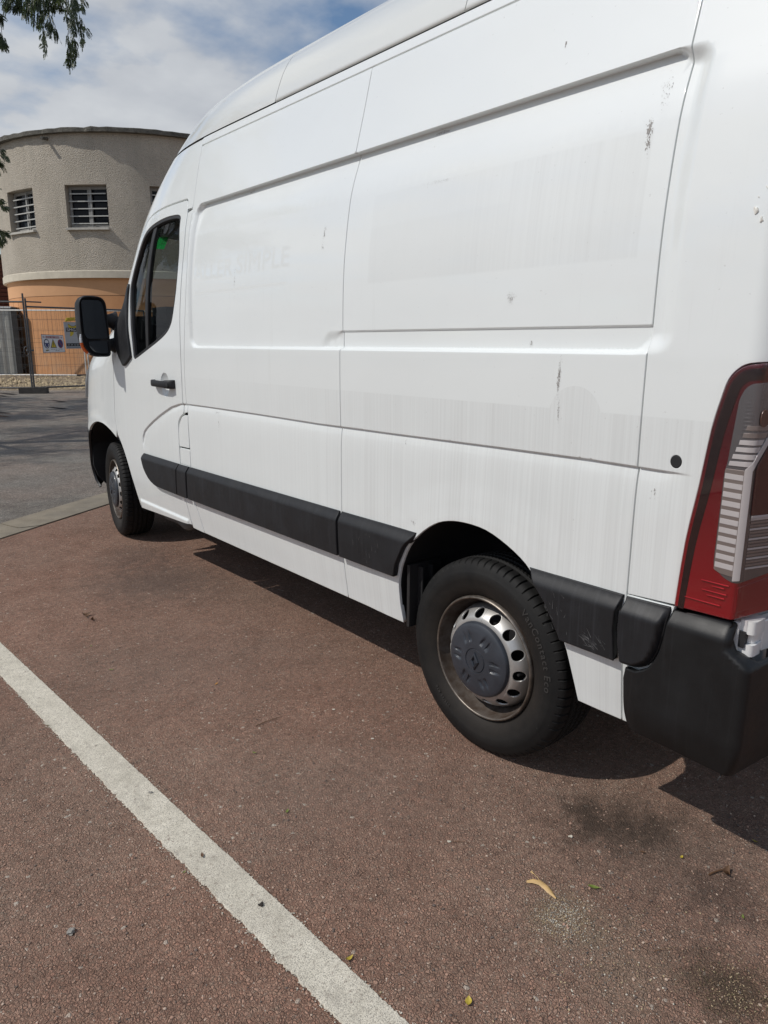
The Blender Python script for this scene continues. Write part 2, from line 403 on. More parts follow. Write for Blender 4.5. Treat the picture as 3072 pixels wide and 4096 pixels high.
# ---- materials of the van
def paint(name, dirt=True, tint=(0.755, 0.785, 0.778)):
    g = NT(name); s = g.sep(g.obj()); y, z = s[1], s[2]
    base = tint
    soft = g.noise(g.obj(), 1.3, 3, 0.5); col = g.mix(g.mapr(soft, 0.35, 0.65), tuple(c*0.97 for c in base), base)
    if dirt:
        st = g.noise(g.comb(g.m('MULTIPLY', y, 105.0), 0.0, g.m('MULTIPLY', z, 0.8)), 1.0, 4, 0.65)
        st2 = g.noise(g.comb(g.m('MULTIPLY', y, 16.0), 3.0, g.m('MULTIPLY', z, 0.5)), 1.0, 3, 0.6)
        streak = g.m('ADD', g.m('MULTIPLY', g.mapr(st, 0.42, 0.68), 0.6), g.m('MULTIPLY', g.mapr(st2, 0.45, 0.7), 0.4))
        rear = g.mapr(y, 1.7, -0.2, 0.35, 1.0, True)
        arc = g.m('SQRT', g.m('ADD', g.m('POWER', g.m('ADD', y, 0.345), 2.0), g.m('POWER', g.m('SUBTRACT', z, 1.185), 2.0)))
        film = g.m('MAXIMUM', g.mapr(z, 1.207, 1.2035), g.mapr(arc, 0.0865, 0.084))
        fade = g.mapr(z, 1.22, 0.85, 0.75, 0.9)
        a1 = g.m('MULTIPLY', g.m('MULTIPLY', film, rear), g.m('ADD', 0.18, g.m('MULTIPLY', streak, g.m('MULTIPLY', fade, 0.95))))
        # ghost of a removed panel on the upper side
        def box(y0, y1, z0, z1, e=0.004):
            return g.m('MULTIPLY', g.m('MULTIPLY', g.mapr(y, y0-e, y0+e), g.mapr(y, y1+e, y1-e)), g.m('MULTIPLY', g.mapr(z, z0-e, z0+e), g.mapr(z, z1+e, z1-e)))
        gh = g.m('MULTIPLY', box(-0.485, 0.59, 1.59, 1.888), g.m('ADD', 0.13, g.m('MULTIPLY', streak, g.mapr(y, 0.35, -0.15, 0.04, 0.36, True))))
        gh2 = g.m('MULTIPLY', box(-0.05, 0.588, 1.59, 1.779, 0.006), 0.12)
        tot = g.m('MAXIMUM', a1, g.m('ADD', gh, gh2))
        low = g.m('MULTIPLY', g.mapr(z, 0.62, 0.34, 0.0, 0.42, True), g.m('ADD', 0.35, streak))
        tot = g.m('MINIMUM', g.m('MAXIMUM', tot, low), 0.9)
        col = g.mix(g.m('MULTIPLY', tot, 0.46), col, (0.47, 0.475, 0.465))
        rough = g.m('ADD', 0.46, g.m('MULTIPLY', tot, 0.2))
    else: rough = 0.48
    # grime caught in fine specks
    run = g.noise(g.comb(g.m('MULTIPLY', y, 21.0), 7.0, g.m('MULTIPLY', z, 0.9)), 1.0, 5, 0.7); col = g.mix(g.m('MULTIPLY', g.mapr(run, 0.60, 0.78), g.m('MULTIPLY', g.mapr(z, 2.05, 1.5, 0.0, 0.14), 1.0)), col, (0.40, 0.39, 0.36)) if dirt else col
    sp = g.noise(g.obj(), 75.0, 2, 0.7); col = g.mix(g.mapr(sp, 0.715, 0.76, 0.0, 0.25), col, (0.30, 0.29, 0.27))
    g.set(Base_Color=col, Roughness=rough); g.b.inputs['Coat Weight'].default_value = 0.85; g.b.inputs['Coat IOR'].default_value = 1.7; g.b.inputs['Coat Roughness'].default_value = 0.05
    g.b.inputs['Specular IOR Level'].default_value = 0.3
    orange = g.noise(g.obj(), 5.0, 2, 0.5); g.set(Normal=g.bump(g.m('ADD', orange, g.m('MULTIPLY', g.noise(g.obj(), 1.7, 2, 0.5), 2.0)), 0.10, 0.02))
    return g.mat
M_PAINT = paint('white_paint'); M_CAP = paint('roof_cap_paint', False, (0.66, 0.675, 0.65))
def black_plastic(name, col=(0.0115, 0.012, 0.0138), rough=0.5):
    g = NT(name); s = g.sep(g.obj())
    st = g.noise(g.comb(g.m('MULTIPLY', s[1], 75.0), 0.0, g.m('MULTIPLY', s[2], 2.2)), 1.0, 4, 0.7)
    f = g.noise(g.obj(), 9.0, 5, 0.6)
    c = g.mix(g.mapr(st, 0.53, 0.74, 0.0, 0.7), col, tuple(v*2.6 for v in col)); c = g.mix(g.mapr(f, 0.45, 0.75, 0.0, 0.35), c, tuple(v*2.2 for v in col))
    g.set(Base_Color=c, Roughness=g.mapr(f, 0.3, 0.7, rough-0.06, rough+0.12), Normal=g.bump(g.noise(g.obj(), 900.0, 2, 0.5), 0.2, 0.001)); g.b.inputs['Specular IOR Level'].default_value = 0.38; return g.mat
M_BLACK = black_plastic('black_plastic'); M_BUMP = black_plastic('bumper_plastic', (0.0062, 0.0064, 0.007), 0.46)
M_RUB = simple('black_rubber', (0.018, 0.018, 0.019), 0.55, var=0.3)
M_DARK = simple('dark_liner', (0.012, 0.0125, 0.014), 0.75, var=0.35, vs=5)
M_CABIN = simple('cabin_trim', (0.025, 0.027, 0.03), 0.6, var=0.2)
M_UNDER = simple('underbody_metal', (0.10, 0.098, 0.094), 0.7, var=0.35)
def glass(name, tint=(0.55, 0.6, 0.58), rough=0.0, refl=1.0):
    g = NT(name); N = g.N; L = g.L
    tr = N.new('ShaderNodeBsdfTransparent'); tr.inputs[0].default_value = (*tint, 1)
    gl = N.new('ShaderNodeBsdfGlossy'); gl.inputs['Roughness'].default_value = rough; gl.inputs[0].default_value = (refl, refl, refl, 1)
    lw = N.new('ShaderNodeLayerWeight'); fz = g.m('ADD', 0.04, g.m('MULTIPLY', 0.9, g.m('POWER', lw.outputs['Facing'], 5.0)))
    mx = N.new('ShaderNodeMixShader'); L.new(fz, mx.inputs[0]); L.new(tr.outputs[0], mx.inputs[1]); L.new(gl.outputs[0], mx.inputs[2])
    L.new(mx.outputs[0], N['Material Output'].inputs[0]); return g.mat
M_GLASS = glass('tinted_glass', (0.64, 0.68, 0.66), 0.0, 0.55); M_WSCREEN = glass('windscreen_glass', (0.70, 0.75, 0.72), 0.0, 0.5)
M_CLEAR = glass('clear_lens', (0.82, 0.83, 0.84), 0.03)

van = root('van', (0, 0, 0), 'white high-roof panel van with faded lettering parked on the red asphalt bay', 'van')
MIR = []   # parts that are repeated on the far side
S2Y, S3Y = 0.737, -0.5474
gap = 0.0016
S1 = [(2.128, 2.354), (2.118, 2.18), (2.098, 2.04), (2.082, 1.90), (2.074, 1.74), (2.088, 1.58), (2.118, 1.40), (2.134, 1.28), (2.140, 1.15), (2.138, 1.06), (2.134, 1.0), (2.131, 0.90), (2.130, 0.80), (2.132, 0.62), (2.130, 0.54), (2.112, 0.50), (2.089, 0.43), (2.067, 0.356)]
DR = [(2.168, 2.078), (2.152, 2.03), (2.132, 1.93), (2.126, 1.84), (2.138, 1.68), (2.164, 1.50), (2.174, 1.32), (2.178, 1.19), (2.186, 1.06), (2.188, 1.012), (2.236, 0.980), (2.262, 0.944), (2.266, 0.86), (2.268, 0.74), (2.262, 0.64), (2.244, 0.53), (2.225, 0.40), (2.222, 0.372)]
ARCH = [(0.384, 0.354), (0.392, 0.42), (0.390, 0.50), (0.381, 0.548), (0.366, 0.594), (0.326, 0.669), (0.270, 0.728), (0.196, 0.779), (0.129, 0.803), (0.052, 0.812), (-0.041, 0.806), (-0.130, 0.776), (-0.205, 0.735), (-0.250, 0.688), (-0.300, 0.626), (-0.353, 0.540), (-0.378, 0.455), (-0.402, 0.354)]
ARCH = ARCH[:1]+catmull(ARCH[1:-1], 3, False)+ARCH[-1:]
FIN = (0.012, 0.006)
def band_fn(a, b):
    k = ((b > 2.0485) & (b < 2.0640)) | ((b > 1.352) & (b < 1.3695)) | ((b > 1.4165) & (b < 1.4315) & (a < 0.86))
    k &= (a > -0.63) & (a < 2.045)
    return k | ((b < 1.10) & (b > 0.72) & (np.abs(polyd(a, b, CRE)-0.0085) < 0.0145))
def feature_points():
    out = []
    for z in (2.0630, 2.0605, 2.0590, 2.0575, 2.0562, 2.0548, 2.0534, 2.0520, 2.0500): out += [(y, z) for y in np.arange(-0.62, 2.04, 0.014)]
    for z in (1.3535, 1.3560, 1.3590, 1.3620, 1.3650, 1.3680): out += [(y, z) for y in np.arange(-0.62, 2.04, 0.014)]
    for z in (1.4300, 1.4285, 1.4265, 1.4245, 1.4225, 1.4205, 1.418): out += [(y, z) for y in np.arange(-0.62, 0.86, 0.012)]
    C = np.array(catmull(CRE, 12, False)); T = np.gradient(C, axis=0); T /= np.linalg.norm(T, axis=1)[:, None]; Nn = np.stack([T[:, 1], -T[:, 0]], 1)
    s_ = np.concatenate([[0], np.cumsum(np.linalg.norm(np.diff(C, axis=0), axis=1))]); u = np.arange(0, s_[-1], 0.009)
    C = np.stack([np.interp(u, s_, C[:, k]) for k in (0, 1)], 1); Nn = np.stack([np.interp(u, s_, Nn[:, k]) for k in (0, 1)], 1)
    for d in (-0.0045, -0.003, -0.0012, 0.0005, 0.0022, 0.004, 0.0065, 0.009, 0.014, 0.021): out += [tuple(q) for q in C+Nn*d]
    return np.array(out)
FEATP = feature_points()
def skin(name, outline, mat=None, **k):
    kw = dict(fmap=F_side(), extra=FEATP, fine=FIN, curv=curv_side, flip=True, coarse=0.045, step=0.016, rnd=0.002); kw.update(k)
    o = panel(name, outline, mat or M_PAINT, van, **kw); MIR.append(o); return o
s1c = catmull(S1, 4, False); drc = catmull(DR, 4, False)
# rear and front halves of the cargo side
skin('side_panel', [(S3Y+gap, 2.354), (S2Y-gap, 2.354), (S2Y-gap, 0.354), *ARCH, (S3Y+gap, 0.354)][::-1], label='rear cargo side panel with a ghost of a removed sign and dirt streaks')
PRINTP = np.array([(y, z) for z in np.arange(1.612, 1.775, 0.0036) for y in np.arange(1.11, 2.025, 0.0040)])
front_side = skin('side_panel', [(S2Y+gap, 2.354)]+[(a-gap, b) for a, b in s1c]+[(S2Y+gap, 0.354)], extra=np.concatenate([FEATP, PRINTP]), label='front cargo side panel with faded lettering')
# quarter panel behind the last seam
lampfront = [(-0.686, 0.742), (-0.697, 0.91), (-0.716, 1.047), (-0.733, 1.186), (-0.748, 1.258), (-0.760, 1.301), (-0.779, 1.325), (-0.803, 1.337), (-0.8500, 1.341)]
lampfront = catmull(lampfront, 3, False)
skin('quarter_panel', [(S3Y-gap, 2.354), (S3Y-gap, 0.734), (-0.683, 0.742)]+[(a+0.004, b+0.003) for a, b in lampfront]+[(-0.8515, 1.344), (-0.8515, 2.354)],
     holes=[[(-0.6495+0.0145*math.cos(t), 1.102+0.0158*math.sin(t)) for t in np.linspace(0, 2*math.pi, 20, endpoint=False)]], fine=(0.008, 0.006),
     curv=lambda a, b: curv_side(a, b) | (a < -0.785))
skin('sill_panel', [(S3Y-gap, 0.732), (S3Y-gap, 0.354), (-0.60, 0.354), (-0.66, 0.50), (-0.68, 0.735)])
# lower pillar strip between door and cargo side, and the two flaps
skin('pillar_panel', [(a+gap, b) for a, b in s1c if b < 2.045 and b > 1.004]+[(2.180, 1.010)]+[(a-gap*2.4, b) for a, b in drc[::-1] if 1.012 < b < 2.045], curv=lambda a, b: np.zeros(len(a), bool))
skin('fuel_flap', roundpoly([(2.137, 1.000), (2.137, 0.822), (2.264, 0.820), (2.261, 0.930), (2.215, 0.985), (2.175, 0.999)], [0.004, 0.008, 0.01, 0.04, 0.03, 0.01]), step=0.01)
skin('fuel_flap', roundpoly([(2.135, 0.814), (2.135, 0.722), (2.264, 0.722), (2.261, 0.812)], 0.012), step=0.01)
skin('pillar_foot', [(2.134, 0.720), (2.134, 0.54), (2.116, 0.50), (2.092, 0.43), (2.071, 0.354), (2.210, 0.356), (2.222, 0.40), (2.241, 0.53), (2.261, 0.64), (2.265, 0.720)])
# front door with its window opening
GLS = [(2.219, 1.990), (2.226, 2.016), (2.250, 2.031), (2.300, 2.040), (2.427, 2.045), (2.565, 2.038), (2.690, 2.022), (2.770, 1.996), (2.825, 1.945), (2.880, 1.860), (2.925, 1.780), (2.948, 1.710), (2.932, 1.622), (2.888, 1.500), (2.862, 1.400), (2.852, 1.310), (2.845, 1.289), (2.815, 1.287), (2.625, 1.341), (2.443, 1.395), (2.335, 1.437), (2.275, 1.483), (2.242, 1.540), (2.200, 1.653), (2.184, 1.763), (2.184, 1.863)]
GLS = catmull(GLS, 4, True)
DOOR_TOP = [(2.173, 2.084), (2.190, 2.097), (2.230, 2.099), (2.390, 2.100), (2.571, 2.096), (2.699, 2.085), (2.790, 2.063), (2.845, 2.030), (2.940, 1.935), (3.000, 1.850), (3.060, 1.730), (3.120, 1.610), (3.165, 1.500), (3.182, 1.420), (3.190, 1.330), (3.222, 1.120), (3.250, 0.965), (3.260, 0.880), (3.237, 0.806)]
DOOR_LOW = [(3.232, 0.792), (3.161, 0.720), (3.096, 0.625), (3.046, 0.515), (3.018, 0.410), (2.998, 0.352), (2.970, 0.341), (2.700, 0.352), (2.340, 0.366), (2.231, 0.372)]
dt = catmull(DOOR_TOP, 4, False)
door_out = dt+catmull(DOOR_LOW[:5], 4, False)+DOOR_LOW[5:]+[(a+gap*2.0, b) for a, b in drc[::-1] if b < 2.07]
# the recess behind the handle
def F_door(off=0.0):
    def f(a, b):
        q = np.hypot((a-2.405)/0.058, (b-1.152)/0.066)
        x = X(a, b)+0.020*np.clip(1-q*q, 0, 1)**0.8
        # upturned sill flange and the flange beside the front wheel
        fl = sm((0.405-b)/0.02)*sm((3.0-a)/0.05)*sm((a-2.245)/0.02)
        return np.stack([x+off-0.010*fl, a, b], 1)
    return f
door = skin('door', door_out, holes=[GLS], fmap=F_door(), fine=(0.0055, 0.0055),
            curv=lambda a, b: curv_side(a, b) | (np.hypot((a-2.405)/0.07, (b-1.152)/0.08) < 1) | (np.abs(b-0.395) < 0.022))
MIR.remove(door)
# over-cab panel and windscreen pillar
ut = np.linspace(2.39, 1.40, 26)
over_cab = skin('over_cab_panel', [(2.104, 2.050)]+[(2.160, 2.050)]+[(a, b+0.009) for a, b in dt if a < 2.7]+[(a+0.008, b+0.005) for a, b in dt if a >= 2.7 and b > 1.40]+[(float(yn(z))-0.35, float(z)) for z in ut[::-1]]+[(2.132, 2.39)]+[(a+gap, b) for a, b in s1c if b > 2.052], curv=lambda a, b: np.zeros(len(a), bool), coarse=0.03)
skin('roof_rail', [(-0.8515, 2.359), (2.128, 2.359), (2.132, 2.3955), (-0.8515, 2.3955)], curv=lambda a, b: np.zeros(len(a), bool), rnd=0.0025)
# fender, headlight, front bumper flank
FARCH = [(3.245, 0.812), (3.262, 0.770), (3.353, 0.804), (3.470, 0.838), (3.560, 0.846), (3.640, 0.842), (3.740, 0.822), (3.850, 0.785), (3.930, 0.745)]
zf = np.linspace(0.80, 1.34, 12)
fend = [(3.266, 0.880), (3.248, 0.816)]+catmull(FARCH[1:], 3, False)+[(4.02, 0.775)]+[(float(yn(z))-0.27, float(z)) for z in zf]+[(3.72, 1.375), (3.60, 1.385), (3.30, 1.40), (3.19, 1.415), (3.197, 1.33), (3.229, 1.12), (3.256, 0.965)]
skin('front_fender', fend, curv=lambda a, b: np.zeros(len(a), bool), coarse=0.03)
HL = roundpoly([(3.99, 0.985), (4.24, 0.965), (4.20, 1.13), (4.08, 1.205), (3.93, 1.225), (3.94, 1.10)], 0.03)
M_HEAD = simple('headlight_lens', (0.22, 0.23, 0.24), 0.08, coat=1.0)
skin('headlight', HL, M_HEAD, fmap=lambda a, b: np.stack([X0(a, b)-0.022*np.clip(1.2-np.hypot((a-4.08)/0.2, (b-1.09)/0.16)**2, 0, 1), a, b], 1), fine=None, coarse=0.025, step=0.012)
zb = np.linspace(0.765, 0.30, 12)
FB = [(3.90, 0.752), (3.985, 0.700), (4.045, 0.610), (4.080, 0.500), (4.090, 0.400), (4.060, 0.330), (4.02, 0.30)]
skin('front_bumper', catmull(FB, 3, False)+[(float(yn(z))-0.26, float(z)) for z in zb[::-1]]+[(4.02, 0.768)], M_BLACK, fmap=lambda a, b: np.stack([X0(a, b)-0.006, a, b], 1), fine=None, coarse=0.03)

# front face, both sides in one sweep
def front_strip(name, z0, z1, t0, mat, nz=8, off=0.0, nt=22):
    zz = np.linspace(z0, z1, nz); th = np.linspace(math.asin(t0), math.pi/2, nt); V = []; F = []
    for z in zz:
        row = []
        for t in np.sin(th):
            b = base(z); x = b+(W-b)*(1-max(0, 1-t**NE)**(1/NE)); row.append((x, yn(z)-LC+LC*t-off, z))
        row += [(2*W-x, y, q) for x, y, q in row[-2::-1]]; V += row
    n = 2*nt-1
    for i in range(nz-1):
        for k in range(n-1): F.append((i*n+k, i*n+k+1, (i+1)*n+k+1, (i+1)*n+k))
    return mesh_obj(name, V, F, mat, van, True)
front_strip('windscreen', 1.43, 2.06, 0.725, M_WSCREEN, 12, 0.004)
front_strip('roof_header', 2.062, 2.39, 0.72, M_PAINT, 8)
front_strip('cowl', 1.372, 1.428, 0.76, M_BLACK, 3, 0.004)
front_strip('hood', 1.02, 1.37, 0.785, M_PAINT, 8, 0.003)
front_strip('grille', 0.775, 1.018, 0.785, M_BLACK, 5, 0.004)
front_strip('bumper_face', 0.285, 0.773, 0.79, M_BLACK, 7, 0.003)

# ---- roof cap in three lengths
def cap_piece(ya, yb, front=False):
    zs = np.array([2.4015, 2.403, 2.42, 2.45, 2.49, 2.53, 2.57, 2.60, 2.63, 2.655, 2.675, 2.69, 2.70, 2.71])
    def xs(y, z): return float(X0(np.array([y]), np.array([z]))[0])
    V = []; F = []; 
    if not front:
        ys = np.linspace(ya, yb, max(6, int((yb-ya)/0.07)))
        if ya < -0.7: ys = np.unique(np.concatenate([ys[ys > -0.77], np.linspace(-0.851, -0.77, 9)]))
        for y in ys:
            row = [(xs(y, z)+(0.0 if i else 0.004), y, z) for i, z in enumerate(zs)]
            row += [(W*0.78, y, 2.7165), (W, y, 2.718)]
            V += row+[(2*W-x, y2, z) for x, y2, z in row[-2::-1]]
        n = 2*(len(zs)+2)-1; m = len(ys)
        # rolled ends so that the joints read as gaps
        for e in (0, m-1):
            pass
        for i in range(m-1):
            for k in range(n-1): F.append((i*n+k, i*n+k+1, (i+1)*n+k+1, (i+1)*n+k))
        for i in (0, m-1):
            o = len(V); V += [(x+(W-x)*0.03, y, z-(z-2.2)*0.06) for x, y, z in V[i*n:(i+1)*n]]; o1 = len(V); V += V[i*n:(i+1)*n]
            for k in range(n-1):
                q = (o1+k, o+k, o+k+1, o1+k+1); F.append(q if i else q[::-1])
    else:
        nt = 30; rows = []
        for i, z in enumerate(zs):
            row = []
            y0 = ya; Yn = float(yn(z)); T0 = (y0-(Yn-LC))/LC
            # side from y0 to the superellipse start, then round the nose
            ts = np.sin(np.linspace(math.asin(max(min(T0, 0.97), -0.999)) if T0 > -0.999 else -math.pi/2, math.pi/2, nt)) if T0 > -0.999 else None
            if ts is None:
                sy = np.concatenate([np.linspace(y0, Yn-LC, 10, endpoint=False), Yn-LC+LC*np.sin(np.linspace(0, math.pi/2, nt-10))])
            else: sy = Yn-LC+LC*ts
            for y in sy:
                t = min(max((y-Yn+LC)/LC, 0), 1); b = float(base(z)); x = b+(W-b)*(1-max(0, 1-t**NE)**(1/NE)); row.append((x, y, z))
            rows.append(row)
        last = rows[-1]; cen = [(x+(W-x)*0.55, y, 2.7155) for x, y, z in last]; cen2 = [(W, y, 2.718) for x, y, z in last]
        rows += [cen, cen2]
        for row in rows: V += row
        n = nt
        for i in range(len(rows)-1):
            for k in range(n-1): F.append((i*n+k, i*n+k+1, (i+1)*n+k+1, (i+1)*n+k))
        off = len(V); V += [(2*W-x, y, z) for x, y, z in V]; F += [tuple(off+j for j in f[::-1]) for f in list(F)]
    return mesh_obj('roof_cap', V, F, M_CAP, van, True)
cap_piece(-0.851, 0.2845); cap_piece(0.2880, 1.4310); cap_piece(1.4340, 3.0, True)

# ---- black side mouldings
def F_mould(off=0.022):
    def f(a, b):
        pr = sm((0.735-b)/0.05)*sm((b-0.533)/0.012+0.25)
        return np.stack([X0(a, b)-0.006-off*pr, a, b], 1)
    return f
def mould(pts, **k):
    o = panel('side_moulding', pts, M_BLACK, van, F_mould(), fine=(0.03, 0.006), curv=lambda a, b: (b > 0.67) | (b < 0.56), coarse=0.03, hem=0.02, rnd=0.004, flip=True, step=0.012, **k); MIR.append(o); return o
mould(roundpoly([(2.272, 0.722), (2.782, 0.723), (2.793, 0.700), (2.768, 0.632), (2.706, 0.576), (2.620, 0.545), (2.297, 0.538)], [0.004, 0.006, 0.02, 0.05, 0.05, 0.05, 0.004]))
mould(roundpoly([(2.146, 0.723), (2.263, 0.722), (2.289, 0.538), (2.163, 0.538)], 0.004))
mould(roundpoly([(S2Y+0.007, 0.728), (2.131, 0.723), (2.148, 0.538), (S2Y+0.007, 0.541)], 0.004))
mould([(S2Y-0.007, 0.728), (S2Y-0.007, 0.541), (0.392, 0.543), (0.381, 0.590), (0.342, 0.662), (0.290, 0.722), (0.284, 0.731)])
mould([(-0.222, 0.730), (-0.240, 0.706), (-0.300, 0.640), (-0.348, 0.560), (-0.356, 0.542), (-0.536, 0.541), (-0.528, 0.63), (-0.530, 0.68), (-0.541, 0.731)])
# ---- rear bumper and its shaped end piece
def bump_plan(a, bz):
    """plan outline of the bumper: a runs rearwards along the side, round the corner (a<-0.868) and across the back"""
    a = np.asarray(a, float); r = 0.020; c = -0.816-0.052*sm((0.680-np.asarray(bz))/0.045)
    L1 = c; arc = math.pi/2*r
    x = np.where(a > L1, 0.0, np.where(a > L1-arc, r-r*np.cos(np.clip((L1-a)/r, 0, math.pi/2)), r+(L1-arc-a)))
    y = np.where(a > L1, a, np.where(a > L1-arc, c-r*np.sin(np.clip((L1-a)/r, 0, math.pi/2)), c-r-0.03*np.clip((L1-arc-a)/0.3, 0, 1)))
    return x, y
def F_bump(prot=0.020):
    def f(a, b):
        x, y = bump_plan(a, b)
        lean = 0.030*np.clip((0.45-b)/0.12, 0, 1)**2
        top = 0.024*sm((b-0.690)/0.052)
        side = sm((-0.56-a)/0.05)
        back = sm((-0.84-a)/0.03)
        return np.stack([x-0.004-prot*0.6*side-0.006+lean+top*(1-back), y+back*(-0.0)+back*(top+lean), b], 1)
    return f
END = [(-0.676, 0.733), (-0.672, 0.700), (-0.666, 0.657), (-0.657, 0.611), (-0.635, 0.566), (-0.600, 0.541), (-0.562, 0.5345)]
ENDc = catmull(END, 4, False)
bo = [(a-0.003, b-0.003) for a, b in ENDc]+[(-0.5605, 0.50), (-0.5700, 0.400), (-0.5760, 0.368), (-0.590, 0.350), (-0.70, 0.346), (-0.86, 0.338), (-1.0, 0.338), (-1.24, 0.338), (-1.24, 0.648), (-0.93, 0.650), (-0.868, 0.672), (-0.852, 0.70), (-0.850, 0.736), (-0.82, 0.741), (-0.76, 0.739)]
bumper = panel('rear_bumper', bo, M_BUMP, van, F_bump(), fine=(0.008, 0.008), curv=lambda a, b: ((a < -0.80) & (a > -0.93)) | (b > 0.67) | (b < 0.46), coarse=0.035, hem=0.012, rnd=0.006, flip=True, step=0.012); MIR.append(bumper)
o = panel('side_moulding', [(-0.550, 0.730), (-0.673, 0.734)]+ENDc[1:]+[(-0.556, 0.545), (-0.546, 0.60), (-0.544, 0.66), (-0.550, 0.715)], M_BLACK, van,
          lambda a, b: np.stack([X0(a, b)-0.006-0.026*sm((0.735-b)/0.05)*sm(dist_poly(np.stack([a, b], 1), np.array(ENDc+[(-0.3, 0.5), (-0.3, 0.9)]))/0.02+0.15), a, b], 1), fine=(0.008, 0.006), curv=lambda a, b: np.ones(len(a), bool), hem=0.02, rnd=0.004, flip=True, step=0.01); MIR.append(o)
# ---- rear end, inner floor and wheel housings
def rear_face():
    zs = np.linspace(0.40, 2.39, 34)
    V = []; F = []
    for z in zs:
        b = float(base(z))
        k_ = 1.0 if z > 1.345 else 0.0; V += [(b+0.052 if k_ else b+0.03, -0.850 if k_ else -0.818, z), (b+0.075, -0.855 if k_ else -0.824, z), (b+0.21, -0.862 if k_ else -0.83, z)]
    for i in range(len(zs)-1):
        for k in range(2): F.append((i*3+k, i*3+3+k, i*3+4+k, i*3+1+k))
    o = mesh_obj('rear_corner', V, F, M_PAINT, van); MIR.append(o)
    for s in (0, 1):
        bm = bmesh.new(); V = []
        for z in np.linspace(0.66, 2.36, 18):
            b = float(base(z)); xs = [b+0.216, b+0.23, 0.6, W-0.006]; ys = [-0.855, -0.872, -0.892, -0.900]
            V.append([bm.verts.new(((x if s == 0 else 2*W-x), y, z)) for x, y in zip(xs, ys)])
        for A, B in zip(V[:-1], V[1:]):
            for k in range(3): bm.faces.new((A[k], A[k+1], B[k+1], B[k]))
        bm_obj('rear_door', bm, M_PAINT, van, True)
    bm = bmesh.new(); add_box(bm, (W, -0.80, 2.53), (1.5, 0.05, 0.3)); bm_obj('rear_header', bm, M_DARK, van)
    bm = bmesh.new(); add_box(bm, (W, -0.79, 0.52), (1.7, 0.04, 0.27)); bm_obj('rear_crossmember', bm, M_DARK, van)
rear_face()
bm = bmesh.new(); add_box(bm, (W, 1.65, 0.47), (1.72, 4.9, 0.04)); bm_obj('floor', bm, M_DARK, van); bm = bmesh.new(); add_box(bm, (W, 0.95, 2.37), (1.50, 3.4, 0.02) )
bm_obj('roof_lining', bm, M_DARK, van)
for nm_, c_, s_ in (('chassis_rail', (0.22, 1.6, 0.43), (0.10, 3.0, 0.10)), ('chassis_rail', (2*W-0.22, 1.6, 0.43), (0.10, 3.0, 0.10)), ('axle', (W, 0.0, 0.34), (1.5, 0.09, 0.09)), ('axle', (W, 3.68, 0.34), (1.5, 0.09, 0.09)), ('fuel_tank', (0.55, 1.0, 0.38), (0.5, 1.1, 0.16)), ('gearbox', (1.3, 2.9, 0.36), (0.5, 1.2, 0.18))):
    bm = bmesh.new(); add_box(bm, c_, s_); bm_obj(nm_, bm, M_UNDER, van, bevel=0.01)
bm = bmesh.new()
pts = [(0.10, 2.86, 0.335), (0.13, 2.78, 0.315), (0.15, 2.66, 0.300), (0.15, 2.54, 0.300), (0.14, 2.44, 0.325), (0.12, 2.36, 0.35)]
add_tube(bm, pts, [0.02, 0.035, 0.03, 0.045, 0.04, 0.02], 10); bm_obj('jacking_bracket', bm, M_UNDER, van, True)
bm = bmesh.new(); add_box(bm, (W, 2.06, 1.4), (1.72, 0.03, 1.9)); bm_obj('bulkhead', bm, M_CABIN, van)

def liner(name, outline, depth, offx, mat=M_DARK, lip=0.010):
    P = np.array(outline); n = len(P); V = []; F = []
    rows = [(0.004, 0.0), (lip, 0.0), (lip+0.02, 0.012), (depth, 0.012)]
    c = P.mean(0)
    for d, s in rows:
        for q in P:
            v = (q-c); l = np.linalg.norm(v); qq = c+v*(1+s/l)
            V.append((float(X0(np.array([q[0]]), np.array([q[1]]))[0])+d+offx, qq[0], qq[1]))
    for r in range(len(rows)-1):
        for i in range(n-1): F.append((r*n+i, r*n+i+1, (r+1)*n+i+1, (r+1)*n+i))
    o = len(V); V.append((depth+offx, c[0], c[1]-0.1)); k = (len(rows)-1)*n
    for i in range(n-1): F.append((k+i, k+i+1, o))
    ob = mesh_obj(name, V, F, mat, van, True); MIR.append(ob); return ob
liner('wheel_arch_liner', ARCH, 0.42, 0.003)
farch_full = [(3.060, 0.30), (3.080, 0.52), (3.16, 0.68), (3.262, 0.775), (3.353, 0.808), (3.470, 0.842), (3.560, 0.850), (3.640, 0.846), (3.740, 0.826), (3.850, 0.790), (3.930, 0.750), (4.00, 0.69), (4.06, 0.60), (4.085, 0.48), (4.08, 0.34)]
liner('wheel_arch_liner', catmull(farch_full, 3, False), 0.45, 0.02)
bm = bmesh.new(); sg_ = [(0.085, 0.66), (0.085, 0.47), (0.11, 0.39), (0.16, 0.325), (0.24, 0.285), (0.44, 0.275), (0.44, 0.70), (0.12, 0.70)]; A_ = [bm.verts.new((x, 4.05, z)) for x, z in sg_]; B_ = [bm.verts.new((x, 4.065, z)) for x, z in sg_]
for k in range(8): bm.faces.new((A_[k], A_[(k+1) % 8], B_[(k+1) % 8], B_[k]))
bm.faces.new(A_); bm.faces.new(B_[::-1]); MIR.append(bm_obj('splash_guard', bm, M_DARK, van))
bm = bmesh.new(); add_box(bm, (W, -0.63, 0.41), (1.96, 0.42, 0.02)); bm_obj('rear_light_block', bm, M_DARK, van)  # hidden plate added to block sun leaking through under the bumper
